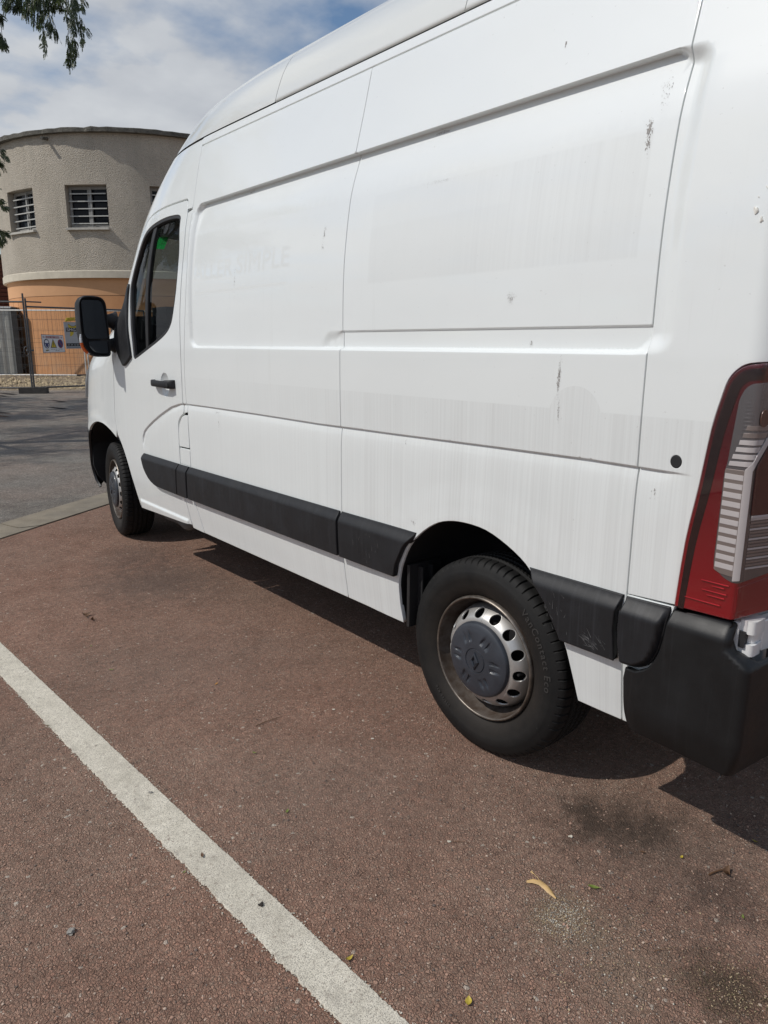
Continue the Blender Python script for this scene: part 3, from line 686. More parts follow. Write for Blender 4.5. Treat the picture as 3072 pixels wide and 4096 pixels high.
# flap behind the edge of the rear arch and mud guard inside it
bm = bmesh.new()
for i, (y, z0, z1, t) in enumerate([(0.372, 0.365, 0.60, 0.012)]):
    add_box(bm, (0.10, 0.352, 0.47), (0.16, 0.014, 0.24))
    add_box(bm, (0.065, 0.335, 0.47), (0.008, 0.03, 0.22)); add_box(bm, (0.115, 0.335, 0.47), (0.008, 0.03, 0.22))
o = bm_obj('mud_guard', bm, M_RUB, van, bevel=0.003); MIR.append(o)

# ---- wheels
g = NT('tyre_rubber'); nn = g.noise(g.obj(), 14.0, 5, 0.65); s = g.sep(g.obj())
rr = g.m('SQRT', g.m('ADD', g.m('POWER', s[1], 2.0), g.m('POWER', s[2], 2.0)))
brown = g.m('MULTIPLY', g.mapr(rr, 0.30, 0.215, 0.0, 1.0), g.mapr(nn, 0.3, 0.7, 0.35, 1.0))
sc = g.noise(g.obj(), 38.0, 3, 0.7)
c = g.mix(brown, g.mix(g.mapr(nn, 0.35, 0.7), (0.006, 0.006, 0.0062), (0.012, 0.0115, 0.011)), (0.024, 0.019, 0.015))
c = g.mix(g.mapr(sc, 0.72, 0.80, 0.0, 0.45), c, (0.22, 0.21, 0.20))
g.set(Base_Color=c, Roughness=0.7, Specular_IOR_Level=0.3, Normal=g.bump(g.noise(g.obj(), 160.0, 3, 0.6), 0.15, 0.002)); M_TYRE = g.mat
g = NT('tyre_lettering'); g.set(Base_Color=(0.036, 0.035, 0.034), Roughness=0.5); M_TLET = g.mat
g = NT('wheel_silver'); n1 = g.noise(g.obj(), 22.0, 5, 0.65); s = g.sep(g.obj())
rr = g.m('SQRT', g.m('ADD', g.m('POWER', s[1], 2.0), g.m('POWER', s[2], 2.0)))
rust = g.m('MULTIPLY', g.mapr(rr, 0.166, 0.186), g.mapr(n1, 0.30, 0.62, 0.86, 1.0))
c = g.mix(g.mapr(n1, 0.4, 0.75, 0.0, 0.35), (0.52, 0.51, 0.49), (0.30, 0.28, 0.25)); c = g.mix(rust, c, (0.050, 0.034, 0.024))
g.set(Base_Color=c, Metallic=g.mapr(rr, 0.17, 0.186, 0.7, 0.0), Roughness=g.mapr(n1, 0.3, 0.7, 0.36, 0.52)); M_RIM = g.mat
M_HUB = simple('hub_cap_plastic', (0.032, 0.037, 0.047), 0.42, var=0.25, vs=12, coat=0.1)
M_LIP = simple('rim_lip', (0.20, 0.175, 0.15), 0.4, 0.8, var=0.4, vs=30)

def make_tyre(parent):
    R = 0.345; prof = []   # (x, r), x<0 outside
    side = [(-0.060, 0.208), (-0.078, 0.212), (-0.090, 0.224), (-0.099, 0.240), (-0.1055, 0.258), (-0.108, 0.2745), (-0.1085, 0.276), (-0.1085, 0.300), (-0.1078, 0.3015), (-0.104, 0.314), (-0.1000, 0.3225), (-0.0965, 0.328), (-0.091, 0.3355), (-0.085, 0.3385)]
    tread = []
    for x in np.linspace(-0.080, 0.080, 45):
        r = R-0.0045*(abs(x)/0.085)**2.2
        for gx in (-0.048, -0.016, 0.016, 0.048):
            if abs(x-gx) < 0.0052: r -= 0.0085
        tread.append((x, r))
    prof = side+tread+[(-x, r) for x, r in side[::-1]]
    prof = np.array(prof); ns = len(side); nt = len(tread); seg = 560; V = []; F = []; n = len(prof)
    for k in range(seg):
        a = 2*math.pi*k/seg; r = prof[:, 1].copy(); x = prof[:, 0]
        # shoulder slots and slanted sipes
        ph = (k/seg*70 + np.where(np.abs(x) > 0.052, 0.0, np.sign(x)*x*18)) % 1.0
        sh = (np.abs(x) > 0.052) & (r > 0.323); r = np.where(sh & (ph < 0.125), r-0.006*np.clip((r-0.322)/0.008, 0, 1), r)
        mid = (np.abs(x) <= 0.052) & (r > 0.337); ph2 = (k/seg*140+np.abs(x)*25) % 1.0; r = np.where(mid & (ph2 < 0.25), r-0.003, r)
        # fine radial ribs on the inner sidewall band
        rib = (r > 0.255) & (r < 0.273) & (x < 0); 
        z = r*math.cos(a); y = r*math.sin(a); z = np.where(z < -0.3405, -0.3405-(z+0.3405)*0.02, z)
        V += list(zip(x, y, z))
    for k in range(seg):
        k2 = (k+1) % seg
        for i in range(n-1): F.append((k*n+i, k*n+i+1, k2*n+i+1, k2*n+i))
    t = mesh_obj('tyre', V, F, M_TYRE, parent, True)
    try: t.data.set_sharp_from_angle(angle=R_(28))
    except Exception: pass
    # raised ring and lettering on the sidewall
    V3 = []; F3 = []
    def arc_text(txt, size, r, a0, sp=1.12, depth=0.0012):
        V2, F2 = text_mesh(txt, size, 'LEFT', sp, 0.012); o = len(V3)
        for x, y, _ in V2:
            ang = a0+(-x)/r; rad = r+y-size*0.35      # ang measured from the top towards -y (rear, to the right as seen)
            px = -0.1092-depth if rad < 0.301 else -0.1092-depth+(rad-0.301)*0.36
            V3.append((px, rad*math.sin(ang), rad*math.cos(ang)))
        F3.extend([[o+i for i in f] for f in F2])
    arc_text('VanContact Eco', 0.034, 0.2905, R_(-38), 1.22)
    mesh_obj('sidewall_lettering', V3, F3, M_TLET, t, False); V3 = []; F3 = []
    arc_text('225/65 R16', 0.016, 0.262, R_(150), 1.2)
    mesh_obj('sidewall_lettering', V3, F3, M_TLET, t, False)
    return t
def make_wheel(loc, name_i, capx=-0.130, steer=0.0):
    """built round its own axle at the origin, outer side towards -x"""
    e = bpy.data.objects.new('wheel', None); e.location = loc; COL.objects.link(e); e.parent = van; e.empty_display_size = 0.1
    return e
def fill_wheel(e):
    make_tyre(e)
    # rim barrel and lip
    lip = [(-0.062, 0.2165), (-0.0905, 0.2165), (-0.0975, 0.2135), (-0.099, 0.2105), (-0.096, 0.2078), (-0.088, 0.2062), (-0.072, 0.2040), (-0.058, 0.2000), (-0.046, 0.1930), (-0.032, 0.1870), (-0.020, 0.1835), (0.0, 0.1815), (0.06, 0.185), (0.10, 0.215)]
    V, F = lathe(lip, 96); mesh_obj('rim', V, F, M_RIM, e, True)
    V, F = lathe([(-0.0905, 0.2170), (-0.0978, 0.2142), (-0.0997, 0.2106), (-0.0965, 0.2074)], 96); mesh_obj('rim_lip', V, F, M_LIP, e, True)
    # disc with its ring of holes, in (arc, radius) space
    DX = herm([0.09, 0.118, 0.130, 0.142, 0.155, 0.168, 0.178, 0.1835], [-0.088, -0.098, -0.1015, -0.099, -0.089, -0.072, -0.052, -0.030])
    def fm(a, r):
        return np.stack([np.interp(r, *DX), r*np.sin(a/0.155), r*np.cos(a/0.155)], 1)
    L = 2*math.pi*0.155; holes = []
    for k in range(14):
        c = (k+0.35)/14*L; holes.append([(c+0.0178*math.cos(t), 0.1572+0.0150*math.sin(t)) for t in np.linspace(0, 2*math.pi, 18, endpoint=False)])
    panel('wheel_disc', [(0, 0.10), (L, 0.10), (L, 0.183), (0, 0.183)], M_RIM, e, fm, holes=holes, fine=(0.006, 0.004), curv=lambda a, b: b > 0.118, coarse=0.012, hem=0.004, rnd=0.0012, step=0.006, flip=True)
    V, F = lathe([(-0.02, 0.002), (-0.02, 0.184)], 48); mesh_obj('brake_backing', V, F, M_DARK, e, True)
    bm = bmesh.new(); add_tube(bm, [(-0.040, -0.158*math.sin(R_(92)), 0.158*math.cos(R_(92))), (-0.088, -0.1555*math.sin(R_(92)), 0.1555*math.cos(R_(92)))], 0.0045, 8); bm_obj('valve_stem', bm, M_RUB, e, True)
    # hub cap: shallow dome with pressed wedges
    capp = [(-0.092, 0.1315), (-0.104, 0.1315), (-0.109, 0.1295), (-0.1125, 0.124), (-0.117, 0.110)]
    A = np.linspace(0, 2*math.pi, 181)[:-1]; rr = np.array([0.1318, 0.1318, 0.130, 0.1265, 0.121, 0.114, 0.107, 0.1, 0.094, 0.088, 0.082, 0.076, 0.070, 0.064, 0.058, 0.052, 0.046, 0.0435, 0.0425, 0.0410, 0.0395, 0.034, 0.026, 0.018, 0.008])
    xx = np.interp(rr, [0, 0.0395, 0.0405, 0.0415, 0.0425, 0.0435, 0.06, 0.10, 0.121, 0.1265, 0.130, 0.1318], [-0.1270, -0.1265, -0.1240, -0.1235, -0.1240, -0.1265, -0.126, -0.122, -0.117, -0.114, -0.109, -0.100])
    xx[0] = -0.088
    V = []; F = []; n = len(rr)
    for a in A:
        # six arms: pits between pairs of ribs
        q = (a/(2*math.pi)*6) % 1.0; d = abs(q-0.5)
        for x, r in zip(xx, rr):
            wv = 0.0
            if 0.066 < r < 0.106:
                inner = (r-0.066)/0.04
                wdt = 0.30-0.16*inner
                if d < wdt: wv = 0.0060*min(1, (wdt-d)/0.05)*min(1, (r-0.064)/0.010)*min(1, (0.110-r)/0.022)
                if d < 0.07: wv *= 0.25
            V.append((x+wv, r*math.sin(a), r*math.cos(a)))
    m = len(A)
    for k in range(m):
        k2 = (k+1) % m
        for i in range(n-1): F.append((k*n+i, k*n+i+1, k2*n+i+1, k2*n+i))
    o = len(V); V.append((-0.127, 0, 0)); F += [(k*n+n-1, o, ((k+1) % m)*n+n-1) for k in range(m)]
    cap = mesh_obj('hub_cap', V, F, M_HUB, e, True)
    try: cap.data.set_sharp_from_angle(angle=R_(24))
    except Exception: pass
    # diamond emblem in the middle of the cap
    bm = bmesh.new(); out = [(0, 0.033), (0.0195, 0), (0, -0.033), (-0.0195, 0)]; inn = [(0, 0.0155), (0.0085, 0), (0, -0.0155), (-0.0085, 0)]
    def ring(p, x): return [bm.verts.new((x, y, z)) for y, z in p]
    o1, o2, i1, i2 = ring(out, -0.1262), ring([(y*0.93, z*0.93) for y, z in out], -0.1312), ring(inn, -0.1300), ring(inn, -0.1258)
    ridge = ring([(y*0.62, z*0.66) for y, z in out], -0.1340)
    for A_, B_ in ((o1, o2), (o2, ridge), (ridge, i1), (i1, i2)):
        for k in range(4): bm.faces.new((A_[k], A_[(k+1) % 4], B_[(k+1) % 4], B_[k]))
    bm_obj('emblem', bm, M_HUB, cap)
wr = make_wheel((0.137, 0.0, 0.3405), 0); fill_wheel(wr)
for loc in ((0.204, 3.664, 0.3405),):
    wf = copy_tree(wr, van); wf.location = loc; wf.rotation_euler = (0, 0, R_(-8.5))
for loc in ((2*W-0.137, 0, 0.3405), (2*W-0.200, 3.682, 0.3405)):
    c = copy_tree(wr, van); c.location = loc; c.rotation_euler = (0, 0, math.pi)

# ---- door window: glass, rubber frame, division bar
fr = panel('window_seal', inset(resample(np.array(GLS) if area(GLS) > 0 else np.array(GLS[::-1]), 0.02), -0.002)[0], M_RUB, door, F_side(0.004, False),
           holes=[inset(resample(np.array(GLS) if area(GLS) > 0 else np.array(GLS[::-1]), 0.02), 0.019)[0]], coarse=0.03, hem=0.02, rnd=0.004, flip=True, step=0.02)
gi = inset(resample(np.array(GLS) if area(GLS) > 0 else np.array(GLS[::-1]), 0.02), 0.012)[0]
panel('window_glass', gi, M_GLASS, door, F_side(0.020, False), coarse=0.05, hem=0.004, rnd=0.001, flip=True, step=0.03)
panel('window_bar', roundpoly([(2.590, 2.020), (2.640, 2.020), (2.676, 1.345), (2.640, 1.352)], 0.004), M_RUB, door, F_side(0.012, False), coarse=0.03, hem=0.02, rnd=0.003, flip=True)
# inner door trim seen through the glass
panel('door_trim', roundpoly([(2.25, 1.33), (2.62, 1.285), (2.95, 1.22), (2.95, 0.6), (2.25, 0.6)], 0.02), M_CABIN, door, F_side(0.075, False), coarse=0.1, flip=True)

# ---- door handle
def bar_profile(P, wy, wz, n=14):
    V = []; F = []
    for i, (y, z, x, h, t) in enumerate(P):
        for k in range(n):
            a = 2*math.pi*k/n; ca, sa = math.cos(a), math.sin(a)
            V.append((x+t*np.sign(ca)*abs(ca)**0.6, y, z+h*np.sign(sa)*abs(sa)**0.6))
    m = len(P)
    for i in range(m-1):
        for k in range(n): F.append((i*n+k, i*n+(k+1) % n, (i+1)*n+(k+1) % n, (i+1)*n+k))
    F.append(tuple(range(n))); F.append(tuple((m-1)*n+k for k in range(n))[::-1])
    return V, F
P = [(2.542, 1.158, 0.002, 0.016, 0.006), (2.538, 1.158, -0.010, 0.0185, 0.012), (2.52, 1.158, -0.026, 0.019, 0.012), (2.48, 1.158, -0.034, 0.0185, 0.011), (2.40, 1.157, -0.037, 0.018, 0.011), (2.345, 1.157, -0.035, 0.019, 0.012), (2.325, 1.158, -0.028, 0.023, 0.018), (2.300, 1.158, -0.022, 0.024, 0.018), (2.275, 1.159, -0.016, 0.0245, 0.016), (2.266, 1.159, -0.004, 0.023, 0.010)]
V, F = bar_profile(P, 0, 0); hnd = mesh_obj('door_handle', V, F, M_BLACK, door, True)
hnd.data.set_sharp_from_angle(angle=R_(50))
bm = bmesh.new(); add_tube(bm, [(-0.030, 2.288, 1.158), (-0.0435, 2.288, 1.158)], 0.010, 14); bm_obj('lock_cylinder', bm, M_RUB, hnd, True)

# ---- mirror: triangular foot, two arms, housing with two glasses and an indicator
mir = bpy.data.objects.new('wing_mirror', None); mir.location = (-0.10, 3.15, 1.45); COL.objects.link(mir); mir.parent = van; mir.empty_display_size = 0.1
def mo(name, V, F, mat, smooth=True, normals=None):
    V = [(v[0]+0.10, v[1]-3.15, v[2]-1.45) for v in V]; return mesh_obj(name, V, F, mat, mir, smooth, normals)
SAIL = [(2.962, 1.715), (2.980, 1.735), (3.015, 1.650), (3.055, 1.570), (3.085, 1.520), (3.090, 1.440), (3.085, 1.345), (3.050, 1.285), (3.004, 1.238), (2.950, 1.256), (2.870, 1.296), (2.885, 1.38), (2.905, 1.45), (2.945, 1.580), (2.960, 1.655)]
o = panel('mirror_foot', roundpoly(SAIL, 0.012, 3), M_BLACK, van, lambda a, b: np.stack([X0(a, b)-0.016-0.022*np.exp(-((a-3.07)/0.06)**2-((b-1.46)/0.13)**2), a, b], 1), fine=(0.015, 0.015), curv=lambda a, b: np.ones(len(a), bool), coarse=0.03, hem=0.02, rnd=0.006, flip=True, step=0.012)
o.parent = mir; o.location = (0.10, -3.15, -1.45)
HX0, HX1, HZ0, HZ1 = -0.2185, -0.0455, 1.296, 1.656
def h_out(s, n=64):
    """rounded outline of the housing in (x, z), inset by s"""
    P = roundpoly([(HX0+0.006+s, HZ1-s), (HX1-0.008-s, HZ1-s), (HX1-s, 1.42), (HX1+0.0-s, HZ0+s), (-0.155, HZ0+s), (HX0+0.012+s, 1.352), (HX0+s, 1.47)], [0.055, 0.06, 0.2, 0.024, 0.07, 0.06, 0.2], 6)
    return resample(np.array(P[::-1] if area(P) < 0 else P), 0.006)
base_h = h_out(0.0); cxz = np.array([-0.132, 1.476])
def h_ring(k, y):
    return [(cxz[0]+(q[0]-cxz[0])*k, y+0.10*(q[0]-cxz[0])*-1.0*0, cxz[1]+(q[1]-cxz[1])*k) for q in base_h]
rings = [h_ring(0.94, 3.118), h_ring(0.955, 3.102), h_ring(0.98, 3.0985), h_ring(1.0, 3.104), h_ring(1.012, 3.125), h_ring(1.0, 3.165), h_ring(0.94, 3.205), h_ring(0.82, 3.238), h_ring(0.6, 3.258), h_ring(0.3, 3.266)]
V = [q for r in rings for q in r]; n = len(base_h); F = []
for i in range(len(rings)-1):
    for k in range(n): F.append((i*n+k, i*n+(k+1) % n, (i+1)*n+(k+1) % n, (i+1)*n+k))
o_ = len(V); V.append((cxz[0], 3.267, cxz[1])); F += [((len(rings)-1)*n+k, (len(rings)-1)*n+(k+1) % n, o_) for k in range(n)]
o2_ = len(V); V.append((cxz[0], 3.119, cxz[1])); F += [((k+1) % n, k, o2_) for k in range(n)]
mo('mirror_housing', V, F, M_BLACK)
M_MIRROR = simple('mirror_glass', (0.035, 0.042, 0.05), 0.04, 0.0, 0.55)
def flat(name, P, y, mat, r, thick=0.005, tilt=0.0):
    P = resample(np.array(roundpoly(P, r, 5)), 0.02); n = len(P); c = P.mean(0)
    V = [(q[0], y, q[1]) for q in P]+[(q[0], y+thick, q[1]) for q in P]; F = [tuple(range(n)), tuple(range(2*n-1, n-1, -1))]+[(k, n+k, n+(k+1) % n, (k+1) % n) for k in range(n)]
    return mo(name, V, F, mat, False)
flat('mirror_glass', [(-0.1985, 1.632), (-0.083, 1.633), (-0.068, 1.60), (-0.056, 1.412), (-0.060, 1.405), (-0.180, 1.402), (-0.196, 1.43)], 3.108, M_MIRROR, [0.02, 0.03, 0.03, 0.01, 0.006, 0.02, 0.03], 0.012)
flat('blind_spot_glass', [(-0.176, 1.387), (-0.060, 1.390), (-0.060, 1.314), (-0.110, 1.315), (-0.150, 1.328), (-0.170, 1.356)], 3.110, M_MIRROR, 0.012, 0.012)
bm = bmesh.new()
for z, h in ((1.518, 0.036), (1.372, 0.033)):
    rows = []
    for t in np.linspace(0, 1, 6):
        x = -0.06+t*0.085; hh = h*(1+0.9*t*t); yy = 3.16
        rows.append([bm.verts.new((x+0.10, yy-3.15+0.028*math.cos(a)*(1+0.3*t), z-0.012*t+hh*math.sin(a)-1.45)) for a in np.linspace(0, 2*math.pi, 14, endpoint=False)])
    for A, B in zip(rows[:-1], rows[1:]):
        for k in range(14): bm.faces.new((A[k], A[(k+1) % 14], B[(k+1) % 14], B[k]))
bm_obj('mirror_arm', bm, M_BLACK, mir, True)
M_AMBER = simple('amber_lens', (0.55, 0.10, 0.02), 0.12, coat=1.0, var=0.35, vs=90)
M_CLR = simple('clear_indicator_lens', (0.62, 0.62, 0.62), 0.15, 0.3, coat=1.0, var=0.4, vs=120)
IND = [(-0.2120, 1.430, 0.006), (-0.2145, 1.405, 0.009), (-0.2135, 1.380, 0.010), (-0.207, 1.352, 0.010), (-0.196, 1.333, 0.010), (-0.181, 1.319, 0.009), (-0.170, 1.312, 0.006)]
def ind(name, seg, mat):
    bm = bmesh.new(); add_tube(bm, [(x+0.10-0.003, -0.036, z-1.45) for x, z, r in seg], [r for *_, r in seg], 10); return bm_obj(name, bm, mat, mir, True)
ind('indicator_lens', IND[:3], M_CLR); ind('indicator_lens', IND[2:6], M_AMBER); ind('indicator_lens', IND[5:], M_CLR)

# ---- cabin: dashboard, steering wheel, seats, far window, sticker
bm = bmesh.new()
prof = [(3.04, 1.20), (3.00, 1.36), (3.03, 1.49), (3.11, 1.545), (3.36, 1.55), (3.66, 1.47), (3.70, 0.7), (3.1, 0.6)]
A = [bm.verts.new((0.16, y, z)) for y, z in prof]; B = [bm.verts.new((2*W-0.16, y, z)) for y, z in prof]
for k in range(len(prof)): bm.faces.new((A[k], A[(k+1) % len(prof)], B[(k+1) % len(prof)], B[k]))
bm.faces.new(A); bm.faces.new(B[::-1])
add_box(bm, (0.46, 3.12, 1.555), (0.34, 0.22, 0.10)); bm_obj('dashboard', bm, M_CABIN, van, bevel=0.015)
def torus(R, r, n=40, m=8):
    V = []; F = []
    for i in range(n):
        a = 2*math.pi*i/n
        for k in range(m):
            b = 2*math.pi*k/m; V.append(((R+r*math.cos(b))*math.cos(a), (R+r*math.cos(b))*math.sin(a), r*math.sin(b)))
    for i in range(n):
        for k in range(m): F.append((i*m+k, ((i+1) % n)*m+k, ((i+1) % n)*m+(k+1) % m, i*m+(k+1) % m))
    return V, F
V, F = torus(0.20, 0.016); o = mesh_obj('steering_wheel', V, F, M_CABIN, van); o.location = (0.50, 2.84, 1.44); o.rotation_euler = (R_(38), 0, 0)
for x in (0.52, 1.45):
    bm = bmesh.new(); add_box(bm, (x, 2.42, 0.86), (0.48, 0.5, 0.16)); add_box(bm, (x, 2.20, 1.22), (0.46, 0.12, 0.66)); bm_obj('cab_seat', bm, M_CABIN, van, bevel=0.04)
rg = GLS
fw_ = panel('window_glass', gi, M_GLASS, van, F_side(0.020, False), coarse=0.08, hem=0.004, rnd=0.001, flip=True, step=0.05); fw_.scale = (-1, 1, 1); fw_.location = (2*W, 0, 0)
fd = panel('door', door_out, M_PAINT, van, F_side(0, False), holes=[GLS], coarse=0.08, flip=True, step=0.04); fd.scale = (-1, 1, 1); fd.location = (2*W, 0, 0)
ft = panel('door_trim', roundpoly([(2.25, 1.33), (2.62, 1.285), (2.95, 1.22), (2.95, 0.6), (2.25, 0.6)], 0.02), M_CABIN, van, F_side(0.075, False), coarse=0.1, flip=True); ft.scale = (-1, 1, 1); ft.location = (2*W, 0, 0)
bm = bmesh.new()
for s in (0.30, 2*W-0.30): add_tube(bm, [(s-0.15 if s < 1 else s+0.15, 3.42, 1.38), (s-0.09 if s < 1 else s+0.09, 3.10, 1.95), (s-0.05 if s < 1 else s+0.05, 2.95, 2.06)], 0.035, 8)
add_box(bm, (W, 2.55, 2.12), (1.45, 0.75, 0.06)); bm_obj('pillar_trim', bm, M_CABIN, van, True)
g = NT('green_sticker'); g.set(Base_Color=(0.02, 0.42, 0.07), Roughness=0.5); tl_ = g.N.new('ShaderNodeBsdfTranslucent'); tl_.inputs[0].default_value = (0.04, 0.50, 0.12, 1); mx_ = g.N.new('ShaderNodeMixShader'); mx_.inputs[0].default_value = 0.7
g.L.new(g.b.outputs[0], mx_.inputs[1]); g.L.new(tl_.outputs[0], mx_.inputs[2]); g.L.new(mx_.outputs[0], g.N['Material Output'].inputs[0]); M_GREEN = g.mat; M_WTXT = simple('sticker_print', (0.75, 0.80, 0.75), 0.5)

# ---- tail light
def lampx(a, z):
    r = 0.012; c = -0.822; arc = math.pi/2*r; b = base(z)
    x = np.where(a > c, X0(np.maximum(a, -0.78), z)-0.010, np.where(a > c-arc, b-0.010+r-r*np.cos(np.clip((c-a)/r, 0, math.pi/2)), b-0.010+r+(c-arc-a)))
    y = np.where(a > c, a, np.where(a > c-arc, c-r*np.sin(np.clip((c-a)/r, 0, math.pi/2)), c-r-0.075*np.clip((c-arc-a)/0.2, 0, 1)))
    return x, y
def F_lamp(off, sink=False):
    def f(a, b):
        x, y = lampx(a, b); bk = sm((-0.818-a)/0.012); return np.stack([x-off*(1-bk), y-off*bk, b], 1)
    return f
lamp_out = lampfront+[(-0.885, 1.338), (-0.985, 1.32), (-0.985, 0.765), (-0.850, 0.750), (-0.823, 0.747), (-0.72, 0.7435)]
g = NT('red_lens'); s = g.sep(g.obj()); zz_ = s[2]; g.set(Base_Color=g.ramp(g.mapr(zz_, 0.74, 1.34), [(0.0, (0.25, 0.004, 0.010)), (0.18, (0.20, 0.004, 0.009)), (0.42, (0.14, 0.004, 0.009)), (0.75, (0.060, 0.003, 0.007)), (1.0, (0.075, 0.003, 0.008))]), Roughness=0.04); g.b.inputs['Coat Weight'].default_value = 1.0; g.b.inputs['Coat Roughness'].default_value = 0.02
g.b.inputs['Subsurface Weight'].default_value = 0.0; M_RED = g.mat
M_REDL = simple('red_reflector_highlight', (0.50, 0.014, 0.022), 0.08, coat=1.0)
M_REDD = simple('dark_red_lens', (0.045, 0.002, 0.006), 0.05, coat=1.0); M_LBLK = simple('black_lamp_band', (0.012, 0.004, 0.006), 0.05, coat=1.0)
M_CLRBACK = simple('clear_lens_back', (0.17, 0.17, 0.175), 0.12, 0.6, coat=1.0)
M_REFL = simple('chrome_reflector', (0.56, 0.56, 0.555), 0.35, 0.0, coat=1.0)
for m_ in (M_CLRBACK, M_CLRBACK if 'M_CLRBACK' in globals() else M_REFL):
    t_ = m_.node_tree; b_ = t_.nodes['Principled BSDF']; c_ = t_.nodes.new('ShaderNodeTexCoord'); w_ = t_.nodes.new('ShaderNodeTexWave'); w_.bands_direction = 'Z'; w_.inputs['Scale'].default_value = 160.0; u_ = t_.nodes.new('ShaderNodeBump'); u_.inputs['Strength'].default_value = 0.15; u_.inputs['Distance'].default_value = 0.001
    t_.links.new(c_.outputs['Object'], w_.inputs['Vector']); t_.links.new(w_.outputs['Fac'], u_.inputs['Height']); t_.links.new(u_.outputs[0], b_.inputs['Normal'])
M_TAN = simple('dull_reflector', (0.30, 0.27, 0.25), 0.35, 0.5)
kw = dict(flip=True, coarse=0.02, step=0.008, fine=(0.004, 0.02), curv=lambda a, b: (a < -0.812) & (a > -0.852), rnd=0.003)
lamp = panel('tail_light', lamp_out, M_RED, van, F_lamp(0.0), hem=0.03, **kw); MIR.append(lamp)
def lp(name, P, mat, off, r=0.004, par=None, **k):
    kk = dict(kw); kk.update(rnd=0.0008, hem=0.002); kk.update(k); return panel(name, roundpoly(P, r, 4), mat, par or lamp, F_lamp(off), **kk)
lf = np.array(lampfront[:-1])
band = [tuple(q) for q in inset(lf[::1], -0.009)[0][1:-1]]
pf = [(a, b) for a, b in lampfront if b < 1.32 and a > -0.80]
C_ = np.array(lampfront); C_ = C_[C_[:, 0] > -0.846]; T_ = np.gradient(C_, axis=0); T_ /= np.linalg.norm(T_, axis=1)[:, None]; Ni = np.stack([-T_[:, 1], T_[:, 0]], 1); gw = (0.012+0.008*np.clip((C_[:, 1]-0.74)/0.6, 0, 1))[:, None]
lp('lens_band', [tuple(q) for q in C_+Ni*0.009]+[tuple(q) for q in (C_+Ni*(0.009+gw*1.3))[::-1]], M_LBLK, 0.0012, 0)
CLEAR = [(-0.7735, 0.866), (-0.772, 0.885), (-0.7745, 1.095), (-0.779, 1.115), (-0.7905, 1.262), (-0.800, 1.285), (-0.815, 1.297), (-0.850, 1.300), (-0.972, 1.295), (-0.972, 0.868), (-0.850, 0.842), (-0.823, 0.838), (-0.800, 0.846)]
cl = lp('clear_lens', CLEAR, M_CLRBACK, 0.0016, 0.008)
for k in range(11):
    z0 = 0.868+k*0.0212
    sl_ = lp('reflector_slat', [(-0.7765-0.0001*k, z0+0.001), (-0.7765-0.0001*k, z0+0.0135), (-0.8195, z0+0.0125), (-0.8195, z0)], M_REFL, 0.0034, 0.001, step=0.012, rnd=0.0004, hem=0.001)
lp('reflector_base', [(-0.7745, 0.862), (-0.7765, 1.104), (-0.8205, 1.104), (-0.8205, 0.853), (-0.79, 0.855)], M_TAN, 0.0026, 0.003)
lp('chrome_edge', [(-0.8205, 0.843), (-0.8205, 1.106), (-0.862, 1.178), (-0.875, 1.178), (-0.832, 1.104), (-0.832, 0.846)], M_REFL, 0.0048, 0.002)
for k in range(6):
    z0 = 1.112+k*0.0165
    lp('reflector_slat', [(-0.783-0.006*k, z0), (-0.785-0.006*k, z0+0.0105), (-0.835-0.007*k, z0+0.0125), (-0.830-0.007*k, z0+0.001)], M_REFL if k < 4 else M_TAN, 0.0034, 0.001, step=0.012, rnd=0.0004, hem=0.001)
lp('fog_lens', [(-0.842, 1.000), (-0.842, 1.112), (-0.88, 1.185), (-0.97, 1.19), (-0.97, 1.002)], M_REDD, 0.0052, 0.006)
for k in range(12):
    z0 = 1.185+k*0.0085
    lp('lens_rib', [(-0.803-0.0006*k if k < 9 else -0.815, z0), (-0.803-0.0006*k if k < 9 else -0.815, z0+0.004), (-0.93, z0+0.004), (-0.93, z0)], M_CLRBACK, 0.0030, 0.001, step=0.02, rnd=0.0002, hem=0.0006)
for k in range(16):
    z0 = 0.872+k*0.0078; lp('lens_rib', [(-0.846, z0), (-0.846, z0+0.0042), (-0.955, z0+0.006), (-0.955, z0+0.0018)], M_TAN if k % 3 else M_REFL, 0.0028, 0.0006, step=0.03, rnd=0.0002, hem=0.0006)
lp('lamp_divider', [(-0.8435, 0.994), (-0.8435, 1.0005), (-0.968, 1.0025), (-0.968, 0.996)], M_REFL, 0.0058, 0.001, step=0.02)
lp('bulb_reflector', [(-0.848+0.012*math.cos(t), 1.222+0.020*math.sin(t)) for t in np.linspace(0, 6.28, 12, endpoint=False)], simple('bulb_amber', (0.10, 0.05, 0.035), 0.2, coat=1.0), 0.0056, 0)
lp('lower_red_lens', [(-0.832, 0.765), (-0.832, 0.828), (-0.965, 0.855), (-0.965, 0.785)], M_RED, 0.0018, 0.004)
lp('outer_lens', [tuple(q) for q in inset(resample(np.array(lamp_out) if area(lamp_out) > 0 else np.array(lamp_out[::-1]), 0.01), 0.003)[0]], glass('lamp_cover', (0.93, 0.90, 0.90), 0.015, 0.9), 0.0085, 0, rnd=0.004, hem=0.006)
# pressed lines in the lower red part, highlights painted as brighter red
for z0, a0, a1 in ((0.776, -0.712, -0.800), (0.795, -0.765, -0.808), (0.806, -0.752, -0.812), (0.820, -0.775, -0.805), (0.829, -0.748, -0.815)):
    lp('lens_line', [(a0, z0-0.0005), (a0, z0+0.0005), (a1, z0+0.0015), (a1, z0-0.0015)], M_REDL, 0.0045, 0.0005, step=0.01)

